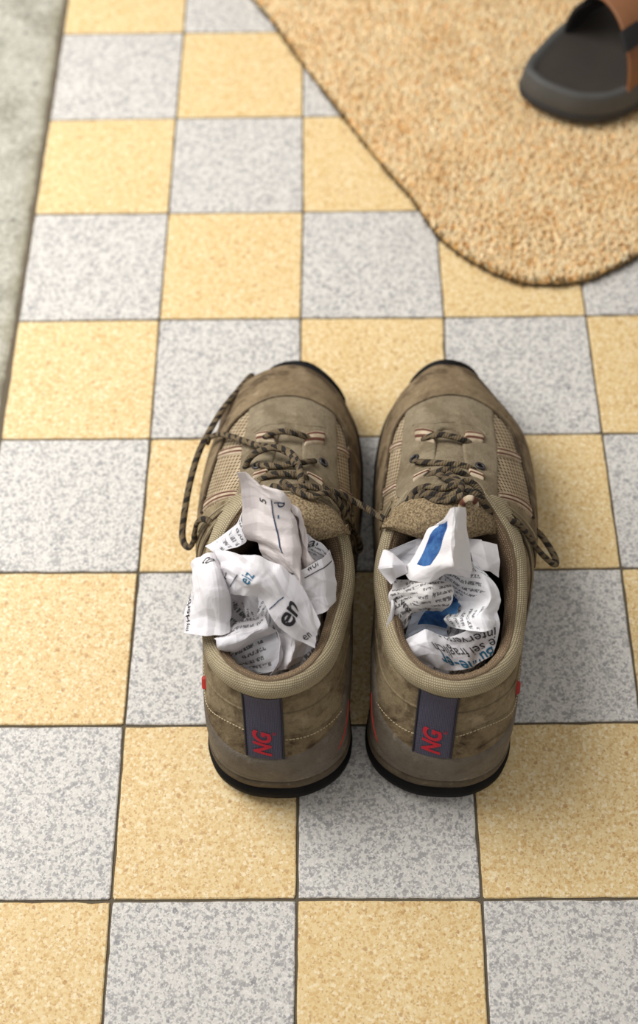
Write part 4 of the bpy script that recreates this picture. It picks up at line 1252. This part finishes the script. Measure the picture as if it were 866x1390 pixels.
r = thing('bright white newspaper sheet bending along the outer rim, right shoe', GR, None)
f = Sheet([c4(q) for q in (
    [(372, 430, .098), (440, 425, .106), (490, 378, .113), (520, 390, .114)],
    [(395, 480, .092), (462, 485, .097), (545, 440, .111), (592, 470, .108)],
    [(440, 545, .086), (505, 548, .093), (575, 530, .108), (626, 542, .102)],
    [(378, 618, .093), (455, 608, .099), (535, 600, .105), (592, 605, .098)],
    [(408, 640, .088), (475, 652, .096), (552, 667, .1), (568, 655, .096)])], 54, 48, .35, 63)
f.build('fold', paper('newsprint_bend', (230, 229, 232), [(.02, .42, .02, .62, .0034, .9, .9), (.6, .97, .03, .62, .0036, .25, .9), (.05, .22, .68, .9, .003, 1.2, .8)]), r)
settle(r)

r = thing('flat grey newspaper piece standing at the outer rim, right shoe', GR, None)
f = Sheet([c4(q) for q in (
    [(480, 283, .109), (545, 288, .109), (608, 306, .104)],
    [(490, 340, .105), (555, 350, .105), (612, 370, .1)],
    [(505, 395, .1), (560, 415, .1), (606, 445, .095)])], 34, 34, .25, 66, .9)
f.build('fold', paper('newsprint_flat', (214, 210, 212)), r)
settle(r)

r = thing('newspaper sheet printed with interversor in the heel of the right shoe', GR, None)
f = Sheet([c4(q) for q in (
    [(222, 705, .09), (300, 660, .097), (390, 695, .09), (470, 665, .096), (602, 588, .1)],
    [(220, 740, .088), (310, 715, .096), (400, 730, .088), (490, 710, .092), (614, 640, .096)],
    [(245, 785, .085), (330, 765, .092), (410, 785, .085), (500, 770, .088), (602, 712, .091)],
    [(300, 812, .08), (360, 825, .083), (420, 838, .081), (510, 828, .083), (582, 772, .085)])], 46, 60, .3, 69)
f.build('fold', paper('newsprint_headline', (222, 220, 224)), r)
f.text('interversor', *p4(600, 652), 198, .0083, M_ink)
f.text('e sei fraglich', *p4(610, 690), 200, .0083, M_ink)
f.text('Bu', *p4(606, 728), 208, .0086, M_inkblue, bold=.015)
f.text('nne-er', *p4(535, 786), 192, .0088, M_inkblue, bold=.015)
settle(r)

r = thing('crumpled blue printed newspaper piece in the middle of the right shoe', GR, None)
f = Sheet([c4(q) for q in (
    [(372, 455, .092), (410, 475, .09), (430, 520, .087)],
    [(375, 530, .088), (415, 545, .083), (458, 578, .085)],
    [(265, 578, .088), (340, 585, .09), (400, 600, .086)],
    [(230, 640, .083), (310, 640, .084), (390, 655, .082)],
    [(215, 700, .076), (300, 690, .08), (400, 700, .078)])], 50, 40, .8, 72)
f.build('fold', paper('newsprint_blue', (200, 208, 222), (), (.0, .78, .25, 1.0)), r)
settle(r)

r = thing('small-print newspaper edge standing along the inner rim, right shoe', GR, None)
f = Sheet([c4(q) for q in (
    [(140, 540, .095), (160, 560, .092), (185, 600, .086)],
    [(148, 630, .093), (172, 655, .088), (200, 690, .082)],
    [(170, 700, .09), (195, 720, .085), (230, 745, .081)],
    [(195, 755, .086), (220, 775, .083), (260, 785, .08)])], 36, 30, .5, 75)
f.build('fold', paper('newsprint_edge', W2, [(.02, .98, .3, .98, .003, 0.1, .85)]), r)
settle(r)

# ---- deep wads filling each shoe
def wad(sh, label, group, seed):
    rr_ = np.random.RandomState(seed)
    n, m = 40, 26
    th = np.linspace(0, 2 * np.pi, n, endpoint=False); ph = np.linspace(0, np.pi, m)
    TH, PH = np.meshgrid(th, ph, indexing='ij')
    U = np.stack([np.cos(TH) * np.sin(PH), np.sin(TH) * np.sin(PH), np.cos(PH)], -1)
    R = np.ones((n, m))
    for q in range(16):
        d = rr_.normal(size=3); d /= np.linalg.norm(d)
        R += .05 * (np.abs(np.mod((U @ d) * rr_.uniform(1.5, 4) + rr_.rand() * 5, 2) - 1) - .5)
    P = U * R[..., None] * np.array([25, 41, 20]) + np.array([-2, 84, 58])
    P[..., 2] = np.maximum(P[..., 2], 36)
    P[..., 0] *= sh.k
    W = P * .001
    o = mesh_obj('newspaper_wad', W, [f[::-1] for f in grid_faces(n, m, True)], paper('newsprint_wad', W3, [(0, 1, 0, 1, .0035, .4, .9)]), None, smooth=False, uv=np.stack([TH * .02, PH * .02], -1).reshape(-1, 2))
    at2 = o.data.attributes.new('st', 'FLOAT_VECTOR', 'POINT')
    at2.data.foreach_set('vector', np.full((n * m, 3), .5, np.float32).ravel())
    o.location = sh.root.location; o.rotation_euler = sh.root.rotation_euler
    tag(o, label, 'newspaper', group)
wad(shoeL, 'crumpled newspaper wad deep inside the left shoe below the sheets', GL, 5)
wad(shoeR, 'crumpled newspaper wad deep inside the right shoe below the sheets', GR, 9)
#==NEXT==
